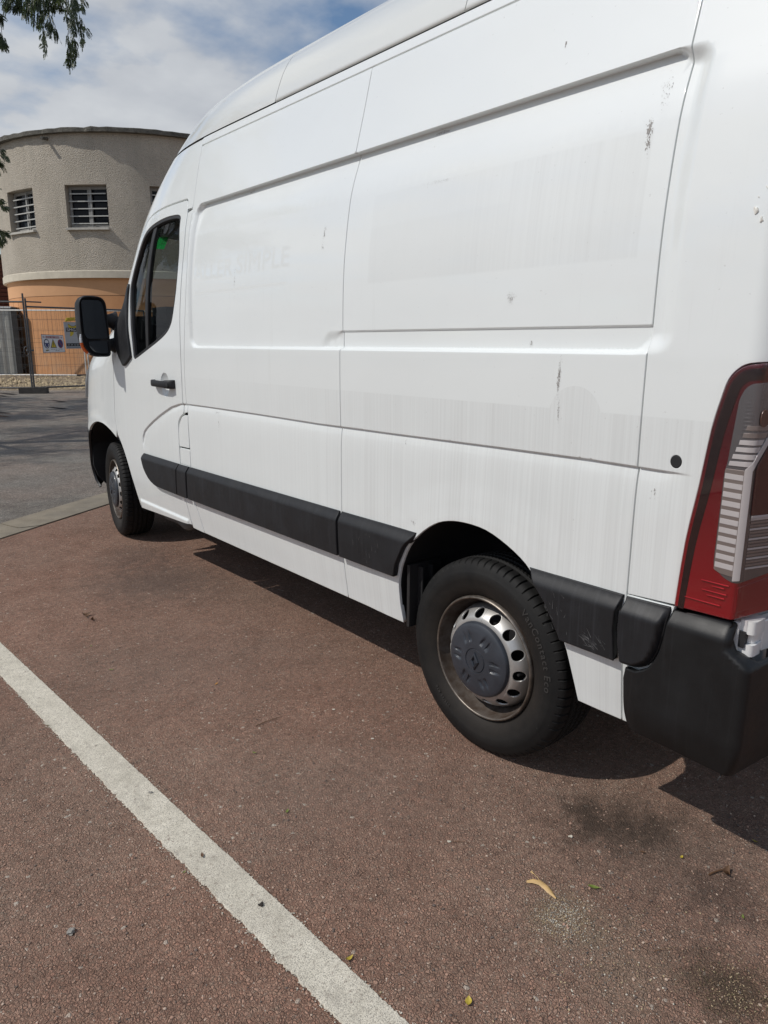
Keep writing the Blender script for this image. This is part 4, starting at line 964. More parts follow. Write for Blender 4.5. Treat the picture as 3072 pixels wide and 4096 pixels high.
# ---- white hinge of the rear door
hin = bpy.data.objects.new('door_hinge', None); hin.location = (0.06, -0.885, 0.70); COL.objects.link(hin); hin.parent = van; hin.empty_display_size = 0.05
def hb(name, boxes, mat, bev=0.006):
    bm = bmesh.new()
    for c, s in boxes: add_box(bm, c, s)
    return bm_obj(name, bm, mat, hin, True, bev, angle=40)
M_HINGE = paint('hinge_paint', False, (0.74, 0.74, 0.73))
hin.location = (0.088, -0.85, 0.70)
def hbx(c): return (c[0]-0.06, c[1]+0.85, c[2]-0.70)
def knuckle(cx, cz, wx, hz, th):
    P = roundpoly([(cx-wx/2, -0.836), (cx+wx/2, -0.836), (cx+wx/2, -0.836-th), (cx-wx/2, -0.836-th)], [0.002, 0.002, th*0.42, th*0.45], 5)
    bm = bmesh.new(); A = [bm.verts.new(hbx((x, y, cz-hz/2))) for x, y in P]; B = [bm.verts.new(hbx((x, y, cz+hz/2))) for x, y in P]; n = len(P)
    for k in range(n): bm.faces.new((A[k], A[(k+1) % n], B[(k+1) % n], B[k]))
    bm.faces.new(A); bm.faces.new(B[::-1]); return bm
bm_obj('hinge_knuckle', knuckle(0.029, 0.728, 0.064, 0.033, 0.034), M_HINGE, hin, True, 0.0035, angle=40)
bm_obj('hinge_pin', knuckle(0.037, 0.6985, 0.058, 0.024, 0.028), M_HINGE, hin, True, 0.002, angle=40)
bm_obj('hinge_knuckle', knuckle(0.024, 0.671, 0.054, 0.029, 0.034), M_HINGE, hin, True, 0.0035, angle=40)
pl = panel('hinge_plate', roundpoly([(0.056, 0.655), (0.20, 0.638), (0.20, 0.722), (0.056, 0.735)], 0.008), M_HINGE, hin, lambda a, b: np.stack([a-0.06, -0.866+0.85+0*a, b-0.70], 1),
           holes=[[(0.121+0.0105*math.cos(t), 0.685+0.0105*math.sin(t)) for t in np.linspace(0, 2*math.pi, 18, endpoint=False)]], hem=0.022, rnd=0.004, coarse=0.02, step=0.006)
bm = bmesh.new(); add_box(bm, hbx((0.006, -0.842, 0.697)), (0.03, 0.02, 0.040)); bm_obj('hinge_gasket', bm, M_RUB, hin, bevel=0.002)
bm = bmesh.new(); add_box(bm, hbx((0.004, -0.832, 0.70)), (0.036, 0.012, 0.078)); bm_obj('hinge_bracket', bm, M_HINGE, hin, bevel=0.003)

panel('hole_plug', [(-0.6495+0.0152*math.cos(t), 1.102+0.0165*math.sin(t)) for t in np.linspace(0, 2*math.pi, 20, endpoint=False)], M_DARK, van, F_side(-0.0012), hem=0.01, flip=True, coarse=0.01)
# ---- faded lettering, scuffs and blobs on the paint
M_FADE = NT('faded_lettering'); M_FADE.set(Base_Color=(0.672, 0.700, 0.695), Roughness=0.5); M_FADE = M_FADE.mat
def decal_text(name, txt, size, y_left, width, z0, mat, dz=0.0, alpha_off=0.0007):
    V2, F2 = text_mesh(txt, size, bold=0.0); w_ = V2[:, 0].max()-V2[:, 0].min(); k = width/w_
    y = y_left-(V2[:, 0]-V2[:, 0].min())*k; z = z0+V2[:, 1]+dz*(y_left-y)
    x = X(y, z)-alpha_off
    e_ = 4e-4; P_ = lambda a, b: np.stack([X(a, b), a, b], 1); n_ = np.cross(P_(y+e_, z)-P_(y-e_, z), P_(y, z+e_)-P_(y, z-e_)); n_ = -n_/np.linalg.norm(n_, axis=1)[:, None]
    return mesh_obj(name, np.stack([x, y, z], 1), [f for f in F2], mat, van, True, n_)
M_FADE2 = NT('faint_lettering'); M_FADE2.set(Base_Color=(0.700, 0.728, 0.722), Roughness=0.5); M_FADE2 = M_FADE2.mat
def print_on(panel_ob, words, mats):
    """flat faded print: faces of the panel that lie inside the letters get the faded paint"""
    y0, y1, z0, z1, h = 1.09, 2.05, 1.600, 1.80, 0.001
    img = np.zeros((int((z1-z0)/h)+2, int((y1-y0)/h)+2), np.uint8)
    for txt, y_left, width, zb, hh in words:
        V2, F2 = text_mesh(txt, 0.118, bold=0.0); k = width/(V2[:, 0].max()-V2[:, 0].min()); ky = hh/(V2[:, 1].max()-V2[:, 1].min())
        u = (y_left-(V2[:, 0]-V2[:, 0].min())*k-y0)/h; v = (zb+(V2[:, 1]-V2[:, 1].min())*ky-z0)/h
        for f in F2:
            p = np.array([(u[q], v[q]) for q in f]); lo = np.floor(p.min(0)-2).astype(int); hi = np.ceil(p.max(0)+3).astype(int)
            A, B = np.meshgrid(np.arange(lo[0], hi[0]), np.arange(lo[1], hi[1])); ok = np.ones(A.shape, bool); sgn = np.sign((p[1, 0]-p[0, 0])*(p[2, 1]-p[0, 1])-(p[1, 1]-p[0, 1])*(p[2, 0]-p[0, 0]))
            for a, b in ((0, 1), (1, 2), (2, 0)): ok &= sgn*((p[b, 0]-p[a, 0])*(B-p[a, 1])-(p[b, 1]-p[a, 1])*(A-p[a, 0])) >= -2.2*np.hypot(*(p[b]-p[a]))
            img[lo[1]:hi[1], lo[0]:hi[0]][ok] = 1
    me = panel_ob.data
    for m_ in mats: me.materials.append(m_)
    n = len(me.polygons); c = np.zeros(n*3); me.polygons.foreach_get('center', c); c = c.reshape(-1, 3); mi = np.zeros(n, np.int32)
    k = (c[:, 1] > y0) & (c[:, 1] < y1) & (c[:, 2] > z0) & (c[:, 2] < z1)
    mi[k] = img[((c[k, 2]-z0)/h).astype(int), ((c[k, 1]-y0)/h).astype(int)]
    u = k & (c[:, 1] > 1.137) & (c[:, 1] < 2.014) & (c[:, 2] > 1.617) & (c[:, 2] < 1.630); mi[u] = 2
    me.polygons.foreach_set('material_index', mi)
print_on(front_side, (('ALLER', 2.015, 0.40, 1.687, 0.078), ('SIMPLE', 1.575, 0.452, 1.690, 0.080)), (M_FADE, M_FADE2))
M_SCUFF = NT('scuff'); nn = M_SCUFF.noise(M_SCUFF.obj(), 60.0, 3, 0.6); M_SCUFF.set(Base_Color=M_SCUFF.mix(nn, (0.17, 0.155, 0.14), (0.45, 0.43, 0.41)), Roughness=0.8); M_SCUFF = M_SCUFF.mat
def scuff(cy, cz, ly, lz, n, smin=0.0012, smax=0.004, tilt=0.0):
    V = []; F = []
    for _ in range(n):
        t = RNG.normal(0, 0.5); y = cy+RNG.normal(0, 0.42)*ly+tilt*t*lz; z = cz+t*lz; s = 0.75*RNG.uniform(smin, smax)*(1-0.5*min(1, abs(t))); e = RNG.uniform(0.7, 2.4); m = RNG.integers(4, 7); o = len(V)
        ph = RNG.uniform(0, 6.28)
        for k in range(m):
            a = ph+2*math.pi*k/m; rr = s*RNG.uniform(0.5, 1.1); yy = y+rr*math.cos(a)*0.6; zz = z+rr*math.sin(a)*e; V.append((float(X(yy, zz))-0.0009, yy, zz))
        F.append(tuple(range(o+m-1, o-1, -1)))
    o_ = mesh_obj('scuff_mark', V, F, M_SCUFF, van, False); o_['kind'] = 'stuff'; return o_
for a in ((-0.471, 1.888, 0.010, 0.026, 90), (-0.474, 1.853, 0.008, 0.02, 30), (-0.495, 1.965, 0.016, 0.045, 50, 0.001, 0.0026), (-0.163, 2.170, 0.003, 0.012, 14), (-0.089, 1.509, 0.016, 0.016, 60, 0.001, 0.0025),
          (-0.288, 1.29, 0.006, 0.055, 150, 0.001, 0.003, -0.05), (-0.293, 1.195, 0.004, 0.04, 50, 0.001, 0.0025), (-0.167, 1.382, 0.006, 0.012, 14), (0.882, 1.795, 0.010, 0.03, 45, 0.001, 0.003), (0.89, 1.742, 0.01, 0.012, 10),
          (1.590, 1.66, 0.005, 0.085, 45, 0.001, 0.003), (1.774, 0.985, 0.005, 0.05, 40, 0.001, 0.003), (1.79, 1.04, 0.02, 0.005, 14), (0.30, 2.043, 0.035, 0.006, 60, 0.001, 0.003), (1.535, 2.046, 0.03, 0.006, 40, 0.001, 0.003), (0.27, 1.884, 0.12, 0.006, 60, 0.0008, 0.002), (0.356, 1.043, 0.003, 0.008, 8), (-0.60, 1.01, 0.01, 0.03, 8), (0.30, 0.765, 0.02, 0.012, 20, 0.001, 0.003)):
    scuff(*a)
M_CHALK = simple('chalky_scratch', (0.11, 0.11, 0.112), 0.7)
def chalk(cy, cz, ly, lz, n, ang):
    V = []; F = []; fm_ = F_mould()
    for _ in range(n):
        y = cy+RNG.normal(0, 0.5)*ly; z = cz+RNG.normal(0, 0.5)*lz; L_ = RNG.uniform(0.008, 0.03); t_ = ang+RNG.normal(0, 0.35); w_ = RNG.uniform(0.0003, 0.0009); o = len(V)
        for s_, q in ((0, 1), (1, 0.2), (1, -0.2), (0, -1)):
            yy = y+math.cos(t_)*L_*s_-math.sin(t_)*w_*q; zz = z+math.sin(t_)*L_*s_+math.cos(t_)*w_*q; V.append(fm_(np.array([yy]), np.array([zz]))[0]-np.array([0.0008, 0, 0]))
        F.append((o, o+1, o+2, o+3))
    o_ = mesh_obj('trim_scratch', V, F, M_CHALK, van, False); o_['kind'] = 'stuff'
chalk(-0.47, 0.575, 0.05, 0.02, 26, 0.5); chalk(-0.33, 0.63, 0.08, 0.05, 14, 1.2); chalk(0.55, 0.62, 0.12, 0.05, 12, 1.5)
M_BLOB = simple('white_splash', (0.74, 0.73, 0.68), 0.6, bump=0.3)
for (y, z, s) in ((-0.770, 1.661, 0.0105), (-0.785, 1.640, 0.0075), (-0.788, 1.704, 0.005), (-0.792, 1.765, 0.006), (-0.772, 1.688, 0.003)):
    bm = bmesh.new(); bmesh.ops.create_icosphere(bm, subdivisions=2, radius=1.0)
    for v in bm.verts:
        k = 0.75+0.45*math.sin(3*v.co.y+7*z*50)*math.cos(2.4*v.co.z+y*90)
        v.co = Vector((v.co.x*s*0.38*k, v.co.y*s*0.62*k+v.co.z*s*0.25, v.co.z*s*k))
    o = bm_obj('paint_splash', bm, M_BLOB, van, True); o.location = (float(X0(np.array([y]), np.array([z]))[0])-0.001, y, z)
# small dark scratches on the black bumper are left to its material
for o in MIR:
    c = o.copy(); COL.objects.link(c); c.scale = (-1, 1, 1); c.location = (2*W, 0, 0); c.parent = van
    if 'label' in c: del c['label']
# green sticker on the inside of the windscreen
def on_y(px, y):
    d = fw+(px[0]-1536)/FPX*rt-(px[1]-2048)/FPX*up; t = (y-CAM[1])/d[1]; return tuple(CAM+t*d)
q = [on_y(a, 3.30+dy) for a, dy in (((636, 949), 0), ((675, 948), 0), ((656, 997), 0.02), ((617, 995), 0.02))]
stk = mesh_obj('windscreen_sticker', q, [(0, 1, 2, 3)], M_GREEN, van, False)
def stk_text(t, z, x0, sz):
    V2, F2 = text_mesh(t, sz); V = [(x0+x, 3.301, z+y) for x, y, _ in V2]; return V, F2
qx = np.array(q); V = []; F = []
for t, fz, k in (('quand', 0.30, 0.2), ('faut', 0.52, 0.2)):
    V2, F2 = text_mesh(t, 0.020); o_ = len(V); c0 = qx[0]+(qx[3]-qx[0])*fz; ex = (qx[1]-qx[0]); ex /= np.linalg.norm(ex); ez = (qx[0]-qx[3]); ez /= np.linalg.norm(ez)
    for x, y, _ in V2: V.append(c0+ex*(0.030+x)+ez*(y-0.01)+np.array([0, -0.002, 0]))
    F += [[o_+i for i in f] for f in F2]
mesh_obj('sticker_lettering', V, F, M_WTXT, stk, False)
# ================================================================== ground
def sheet(name, P, z, mat, sub=None, label=None):
    bm = bmesh.new(); f = bm.faces.new([bm.verts.new((x, y, z)) for x, y in P]); 
    if f.normal.z < 0: bmesh.ops.reverse_faces(bm, faces=[f])
    bm.normal_update()
    me = bpy.data.meshes.new(name); bm.to_mesh(me); bm.free(); me.materials.append(mat)
    for p in me.polygons:
        if p.normal.z < 0: me.flip_normals()
    o = bpy.data.objects.new(name, me); COL.objects.link(o); tag(o, label, None, None, 'structure'); return o

def asphalt(name, cols, cell, dark, speck, stains=(), rough=0.95, bumpd=0.0055, big=(0.9, 1.12), tone=((1.09, 0.965, 0.92), (0.99, 0.99, 0.985))):
    g = NT(name); v = g.obj(); s = g.sep(v)
    warp = g.noise(v, 55.0, 3, 0.6, 1)
    vv = g.N.new('ShaderNodeVectorMath'); vv.operation = 'MULTIPLY_ADD'; g.L.new(warp, vv.inputs[0]); vv.inputs[1].default_value = (0.007,)*3; g.L.new(v, vv.inputs[2]); vw = vv.outputs[0]
    e1 = g.vor(vw, cell, 'DISTANCE_TO_EDGE'); c1 = g.sep(g.vor(vw, cell, 'F1', 'Color')); d1 = g.vor(vw, cell, 'F1')
    e2 = g.vor(vw, cell*2.6, 'DISTANCE_TO_EDGE'); c2 = g.sep(g.vor(vw, cell*2.6, 'F1', 'Color'))
    # stones large and small mixed
    pick = g.mapr(g.noise(v, cell*0.55, 2, 0.5), 0.46, 0.54)
    stone = g.ramp(c1[0], [(i/(len(cols)-1), c) for i, c in enumerate(cols)])
    stone2 = g.ramp(c2[0], [(i/(len(cols)-1), tuple(x*0.86 for x in c)) for i, c in enumerate(cols)])
    col = g.mix(pick, stone2, stone)
    edge = g.m('ADD', g.m('MULTIPLY', g.mapr(e1, 0.0, 0.13), pick), g.m('MULTIPLY', g.mapr(e2, 0.0, 0.12), g.m('SUBTRACT', 1.0, pick)))
    edge = g.m('SUBTRACT', 1.0, g.m('MULTIPLY', g.m('SUBTRACT', 1.0, edge), g.mapr(g.noise(v, cell*0.3, 3, 0.6), 0.36, 0.62, 0.15, 1.0)))
    col = g.mix(edge, dark, col)  # gaps between stones darkened, their small shadows put into the colour
    col = g.mix(g.m('GREATER_THAN', c1[1], 0.996), col, speck); col = g.mix(g.m('MULTIPLY', g.m('GREATER_THAN', c2[1], 0.9945), 0.9), col, tuple(min(1, x*1.25) for x in speck))
    n1 = g.noise(v, 1.1, 5, 0.6); n2 = g.noise(v, 6.0, 5, 0.65); n3 = g.noise(v, 340.0, 2, 0.6)
    col = g.mix(1.0, col, g.mix(g.mapr(n1, 0.3, 0.7), (big[0],)*3, (big[1],)*3), 'MULTIPLY')
    col = g.mix(1.0, col, g.mix(g.mapr(n2, 0.3, 0.7), (0.84,)*3, (1.14,)*3), 'MULTIPLY')
    col = g.mix(1.0, col, g.mix(g.mapr(n3, 0.3, 0.7), (0.62,)*3, (1.38,)*3), 'MULTIPLY')
    n5 = g.noise(v, 0.75, 4, 0.6); col = g.mix(1.0, col, g.mix(g.mapr(n5, 0.35, 0.65), tone[0], tone[1]), 'MULTIPLY')
    for (cx, cy, r, amt, c) in stains:
        d = g.m('SQRT', g.m('ADD', g.m('POWER', g.m('SUBTRACT', s[0], cx), 2.0), g.m('POWER', g.m('SUBTRACT', s[1], cy), 2.0)))
        k = g.mapr(g.m('ADD', d, g.m('MULTIPLY', g.m('SUBTRACT', g.noise(v, 15.0, 7, 0.75), 0.5), r*2.2)), r*1.1, r*0.05, 0.0, amt, True)
        col = g.mix(k, col, c)
    h = g.m('ADD', g.m('ADD', g.m('MULTIPLY', g.mapr(e1, 0.0, 0.22), g.m('ADD', 0.4, g.m('MULTIPLY', pick, 0.6))), g.m('MULTIPLY', g.mapr(e2, 0, 0.25), 0.35)), g.m('ADD', g.m('MULTIPLY', c1[2], 0.35), g.m('MULTIPLY', n3, 0.25)))
    g.set(Base_Color=col, Roughness=rough, Normal=g.bump(h, 0.9, bumpd)); g.b.inputs['Specular IOR Level'].default_value = 0.2
    return g.mat
RED = asphalt('red_asphalt', [(0.240, 0.158, 0.118), (0.355, 0.230, 0.172), (0.410, 0.252, 0.188), (0.320, 0.225, 0.170), (0.450, 0.302, 0.230), (0.315, 0.245, 0.192)], 112.0, (0.115, 0.077, 0.062), (0.50, 0.44, 0.37),
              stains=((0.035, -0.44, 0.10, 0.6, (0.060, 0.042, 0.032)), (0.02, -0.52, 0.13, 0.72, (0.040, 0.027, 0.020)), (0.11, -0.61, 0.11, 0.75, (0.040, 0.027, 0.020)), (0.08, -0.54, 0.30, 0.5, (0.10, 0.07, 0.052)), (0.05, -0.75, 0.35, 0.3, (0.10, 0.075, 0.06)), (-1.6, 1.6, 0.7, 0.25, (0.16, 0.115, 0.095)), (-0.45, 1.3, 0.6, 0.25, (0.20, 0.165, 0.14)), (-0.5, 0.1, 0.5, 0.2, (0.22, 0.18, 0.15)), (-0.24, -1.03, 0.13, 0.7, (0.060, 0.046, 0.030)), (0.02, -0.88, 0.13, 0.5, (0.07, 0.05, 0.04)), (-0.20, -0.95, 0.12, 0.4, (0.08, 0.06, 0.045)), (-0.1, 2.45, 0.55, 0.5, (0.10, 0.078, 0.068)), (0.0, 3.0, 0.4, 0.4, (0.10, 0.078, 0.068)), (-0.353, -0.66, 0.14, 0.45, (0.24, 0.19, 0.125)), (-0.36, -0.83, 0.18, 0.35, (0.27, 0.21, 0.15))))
GREY = asphalt('grey_asphalt', [(0.18, 0.166, 0.146), (0.32, 0.294, 0.256), (0.39, 0.36, 0.314), (0.245, 0.226, 0.20), (0.46, 0.425, 0.37)], 105.0, (0.045, 0.043, 0.040), (0.42, 0.40, 0.36), big=(0.82, 1.15))
g = NT('kerb_concrete'); v = g.obj(); n1 = g.noise(v, 7.0, 6, 0.65); n2 = g.noise(v, 190.0, 3, 0.6); n3 = g.noise(v, 1.7, 3, 0.5)
c = g.mix(g.mapr(n1, 0.3, 0.72), (0.215, 0.180, 0.130), (0.315, 0.270, 0.200)); c = g.mix(g.mapr(n2, 0.35, 0.7), g.mix(1.0, c, (0.75,)*3, 'MULTIPLY'), c); c = g.mix(g.mapr(n3, 0.4, 0.65, 0.0, 0.35), c, (0.12, 0.112, 0.10))
g.set(Base_Color=c, Roughness=0.9, Normal=g.bump(n2, 0.5, 0.003)); KERB = g.mat
# kerb band direction: lower edge from (-0.6255,4.074) ... measured on the ground
kd = np.array([1.005, 0.6655]); kd /= np.linalg.norm(kd); kn = np.array([-kd[1], kd[0]])
k0 = np.array([-0.611, 4.074])
WK = 0.345
def kp(s, t): q = k0+kd*s+kn*t; return (q[0], q[1])
ground = sheet('ground', [(-1500, -1500), (1500, -1500), (1500, 1500), (-1500, 1500)], -0.012, simple('far_ground', (0.11, 0.105, 0.095), 0.95, var=0.3, vs=0.3))
road = sheet('road', [kp(-60, WK+0.012), kp(60, WK+0.012), kp(60, 60), kp(-60, 60)], -0.004, GREY)
bay = sheet('parking_bay', [kp(-60, -60), kp(60, -60), kp(60, -0.005), kp(-60, -0.005)], 0.0, RED)
kerb = bpy.data.objects.new('kerb', None); COL.objects.link(kerb); tag(kerb, None, None, None, 'structure')
cuts = [-9.3, -8.3, -7.3, -6.3, -5.3, -4.3, -3.3, -2.3, -1.3, -0.60, 0.35, 1.60, 2.60, 3.60, 4.60, 5.60, 6.60]
for k, (a, b) in enumerate(zip(cuts[:-1], cuts[1:])):
    bm = bmesh.new(); gp = 0.008
    # the joint at 0.14 is a broken, slanting one, as seen left of the front wheel
    J = [(0.41, 0.004), (0.365, 0.03), (0.305, 0.08), (0.288, 0.10), (0.31, 0.20), (0.355, WK)]
    Lo = [(s_+gp, t) for s_, t in J] if abs(a-0.35) < 0.01 else [(a+gp, 0.004), (a+gp, WK)]
    Hi = [(s_-gp, t) for s_, t in J] if abs(b-0.35) < 0.01 else [(b-gp, 0.004), (b-gp, WK)]
    P = [kp(*q) for q in Hi]+[kp(*q) for q in Lo[::-1]]
    zt = 0.006+0.003*((k*7) % 3)/2
    T = [bm.verts.new((x, y, zt)) for x, y in P]; B = [bm.verts.new((x, y, -0.011)) for x, y in P]
    n = len(P); bm.faces.new(T)
    for i in range(n): bm.faces.new((B[i], B[(i+1) % n], T[(i+1) % n], T[i]))
    bm_obj('kerb_stone', bm, KERB, kerb, bevel=0.003)
jf = sheet('kerb_joint', [kp(-10, -0.006), kp(7, -0.006), kp(7, WK+0.014), kp(-10, WK+0.014)], -0.008, simple('joint_dirt', (0.035, 0.03, 0.025), 0.95)); jf.parent = kerb; jf.pop('kind', None) if hasattr(jf, 'pop') else None
# painted line with a ragged edge
g = NT('line_paint'); v = g.obj(); n1 = g.noise(v, 380.0, 3, 0.7); n2 = g.noise(v, 16.0, 5, 0.65); n3 = g.noise(v, 95.0, 4, 0.7); n4 = g.noise(g.scl(v, (1, 0.25, 1)), 30.0, 3, 0.6)
c = g.mix(g.mapr(n2, 0.32, 0.70), (0.60, 0.555, 0.455), (0.80, 0.745, 0.625)); c = g.mix(g.mapr(n1, 0.34, 0.52), (0.21, 0.19, 0.16), c); c = g.mix(g.mapr(n3, 0.59, 0.68, 0.0, 0.85), c, (0.25, 0.195, 0.16)); c = g.mix(g.mapr(g.noise(v, 2.6, 5, 0.65), 0.5, 0.72, 0.0, 0.4), c, (0.36, 0.32, 0.26)); c = g.mix(g.mapr(n4, 0.58, 0.75, 0.0, 0.4), c, (0.28, 0.25, 0.21))
g.set(Base_Color=c, Roughness=0.85, Normal=g.bump(g.m('ADD', n1, g.m('MULTIPLY', n3, 0.6)), 0.8, 0.003)); LINE = g.mat
def line_mesh():
    # right and left edges measured on the ground
    R = np.array([(-1.20, 4.02), (-1.039, 2.058), (-0.947, 0.825), (-0.901, 0.192), (-0.859, -0.355), (-0.84, -0.631), (-0.78, -1.9), (-0.70, -3.2)])
    Lh = np.array([(-1.315, 4.02), (-1.145, 2.058), (-1.058, 0.825), (-1.009, 0.192), (-0.962, -0.355), (-0.940, -0.631), (-0.875, -1.9), (-0.795, -3.2)])
    ys = np.arange(4.02, -3.2, -0.006); V = []; F = []
    xr = np.interp(-ys, -R[:, 1], R[:, 0]); xl = np.interp(-ys, -Lh[:, 1], Lh[:, 0])
    def rag(n, amp):
        a = RNG.normal(0, 1, n); k = np.ones(5)/5; return (np.convolve(a, k, 'same')*0.45+a*0.6)*amp
    xr = xr+rag(len(ys), 0.0012); xl = xl+rag(len(ys), 0.0024)
    sp = RNG.random(len(ys)) < 0.05; xl = xl-sp*RNG.uniform(0.0, 0.010, len(ys))
    z = 0.0045
    for y, a, b in zip(ys, xl, xr): V += [(a-0.001, y, 0.0012), (a+0.001, y, z), (b-0.001, y, z), (b+0.001, y, 0.0012)]
    for i in range(len(ys)-1):
        for k in range(3): F.append((4*i+k, 4*i+4+k, 4*i+5+k, 4*i+1+k))
    # flecks of paint outside the edge
    for _ in range(1400):
        y = RNG.uniform(-1.6, 3.2); left = RNG.random() < 0.72; e = np.interp(-y, -ys, xl if left else xr); x = e+(-1 if left else 1)*abs(RNG.normal(0, 0.007)); s_ = RNG.uniform(0.0008, 0.0028); o = len(V)
        m = 5; ph = RNG.uniform(0, 6)
        for k in range(m): V.append((x+s_*math.cos(ph+k*1.2566)*RNG.uniform(.6, 1.2), y+s_*math.sin(ph+k*1.2566)*RNG.uniform(.6, 1.2), 0.003))
        F.append(tuple(range(o, o+m)))
    o = mesh_obj('painted_line', V, F, LINE, None, False); tag(o, None, None, None, 'structure')
    for p in o.data.polygons[:1]:
        if p.normal.z < 0: o.data.flip_normals()
line_mesh()

# ---- loose grit (nobody could count it)
def grit(name, n, sampler, mats, smin, smax, label):
    base_p = []
    for q in range(6):
        bm = bmesh.new(); bmesh.ops.create_icosphere(bm, subdivisions=1, radius=1.0)
        vs = [v.co.copy()*RNG.uniform(0.65, 1.15) for v in bm.verts]; fs = [[v.index for v in f.verts] for f in bm.faces]; bm.free(); base_p.append((np.array([tuple(v) for v in vs]), fs))
    V = []; F = []; MI = []; o = 0
    for i in range(n):
        x, y = sampler(); s_ = smin+(smax-smin)*RNG.random()**3; P, fs = base_p[RNG.integers(6)]; a = RNG.uniform(0, 6.28)
        q = P*np.array([1, RNG.uniform(0.6, 1), RNG.uniform(0.4, 0.7)])*s_; q = np.stack([q[:, 0]*math.cos(a)-q[:, 1]*math.sin(a)+x, q[:, 0]*math.sin(a)+q[:, 1]*math.cos(a)+y, q[:, 2]+0.0005+s_*0.3], 1)
        V.append(q); F += [[o+k for k in f] for f in fs]; MI += [RNG.integers(len(mats))]*len(fs); o += len(q)
    ob = mesh_obj(name, np.concatenate(V), F, mats, None, False); ob.data.polygons.foreach_set('material_index', MI); tag(ob, label, None, None, 'stuff'); return ob
PB = [simple('pebble_cream', (0.42, 0.33, 0.20), 0.8, var=0.2), simple('pebble_grey', (0.25, 0.235, 0.21), 0.8, var=0.2), simple('pebble_white', (0.50, 0.46, 0.38), 0.8, var=0.2), simple('pebble_brown', (0.20, 0.135, 0.085), 0.8, var=0.2), simple('pebble_dark', (0.05, 0.047, 0.045), 0.8, var=0.2)]
def s_patch(c, r, k=1.0):
    def f():
        return c[0]+RNG.normal(0, r), c[1]+RNG.normal(0, r*k)
    return f
grit('loose_grit', 3200, s_patch((-0.358, -0.655), 0.046, 0.8), [PB[0], PB[2], PB[3], PB[1]], 0.0004, 0.0021, 'patch of pale sandy grit on the red asphalt in front of the bumper')
grit('loose_grit', 1500, s_patch((-0.37, -0.80), 0.13, 0.6), PB, 0.0005, 0.0030, 'thin scatter of pale grit near the bottom edge')
grit('loose_grit', 1500, s_patch((-0.24, -1.03), 0.055), [simple('moss_bits', (0.09, 0.075, 0.035), 0.95, var=0.4, vs=60), PB[3], PB[3], PB[0]], 0.0006, 0.0026, 'clump of dry mossy bits at the lower right')
def s_wide():
    while True:
        y = -1.6+6.2*RNG.random()**1.8; x = RNG.uniform(-1.7, 0.6)
        if not (y > 4.0+0.66*(x+0.6)): return x, y
grit('loose_grit', 1300, s_wide, [PB[0], PB[1], PB[3], PB[4], PB[3]], 0.0007, 0.0036, 'scattered small stones on the red asphalt')

def s_near():
    while True:
        y = -1.45+3.6*RNG.random()**2.2; x = RNG.uniform(-1.5, 0.45)
        e = np.interp(-y, [-2.058, -0.825, 0.355, 0.631, 1.9], [-1.092, -1.002, -0.91, -0.89, -0.825])
        if abs(x-e) > 0.062: return x, y
SB = [simple('bay_stone_red', (0.36, 0.225, 0.165), 0.9, var=0.2), simple('bay_stone_brown', (0.26, 0.18, 0.135), 0.9, var=0.2), simple('bay_stone_pale', (0.42, 0.32, 0.25), 0.9, var=0.2), simple('bay_stone_dark', (0.13, 0.10, 0.085), 0.9, var=0.2)]
grit('surface_stones', 9000, s_near, SB, 0.0016, 0.0048, 'raised stones in the worn surface of the red asphalt')

# ---- single leaves and litter
def gpt(px, z=0.0):
    d = fw+(px[0]-1536)/FPX*rt-(px[1]-2048)/FPX*up; t = (z-CAM[2])/d[2]; q = CAM+t*d; return q[0], q[1]
def leaf_mesh(name, L, Wd, mat, curl=0.35, n=7):
    V = []; F = []
    for i in range(n+1):
        t = i/n; w_ = Wd*math.sin(math.pi*min(1, t*0.97+0.02))**0.8*(1-0.25*t); z = curl*L*(t-0.5)**2*2
        for s_ in (-1, -0.5, 0, 0.5, 1): V.append(((t-0.5)*L, s_*w_/2, z+abs(s_)*w_*0.18+0.002))
    for i in range(n):
        for k in range(4): F.append((i*5+k, i*5+5+k, i*5+6+k, i*5+1+k))
    o_ = len(V); V += [(0.5*L, -0.0006, curl*L*0.5+0.002), (0.5*L, 0.0006, curl*L*0.5+0.002), (0.72*L, 0, 0.003)]; F.append((o_, o_+2, o_+1))
    me = bpy.data.meshes.new(name); me.from_pydata(V, [], F); me.materials.append(mat); me.polygons.foreach_set('use_smooth', [True]*len(me.polygons)); return me
LM = {'yellow': simple('yellow_leaf', (0.42, 0.32, 0.04), 0.5, var=0.25, vs=90), 'green': simple('green_leaf', (0.16, 0.20, 0.04), 0.5, var=0.25, vs=90), 'orange': simple('orange_leaf', (0.48, 0.22, 0.03), 0.5, var=0.25, vs=90), 'brown': simple('brown_leaf', (0.11, 0.055, 0.025), 0.7, var=0.35, vs=60), 'dark': simple('dark_leaf', (0.022, 0.015, 0.012), 0.75, var=0.3, vs=60), 'tan': simple('dry_pod', (0.50, 0.33, 0.14), 0.55, var=0.25, vs=40)}
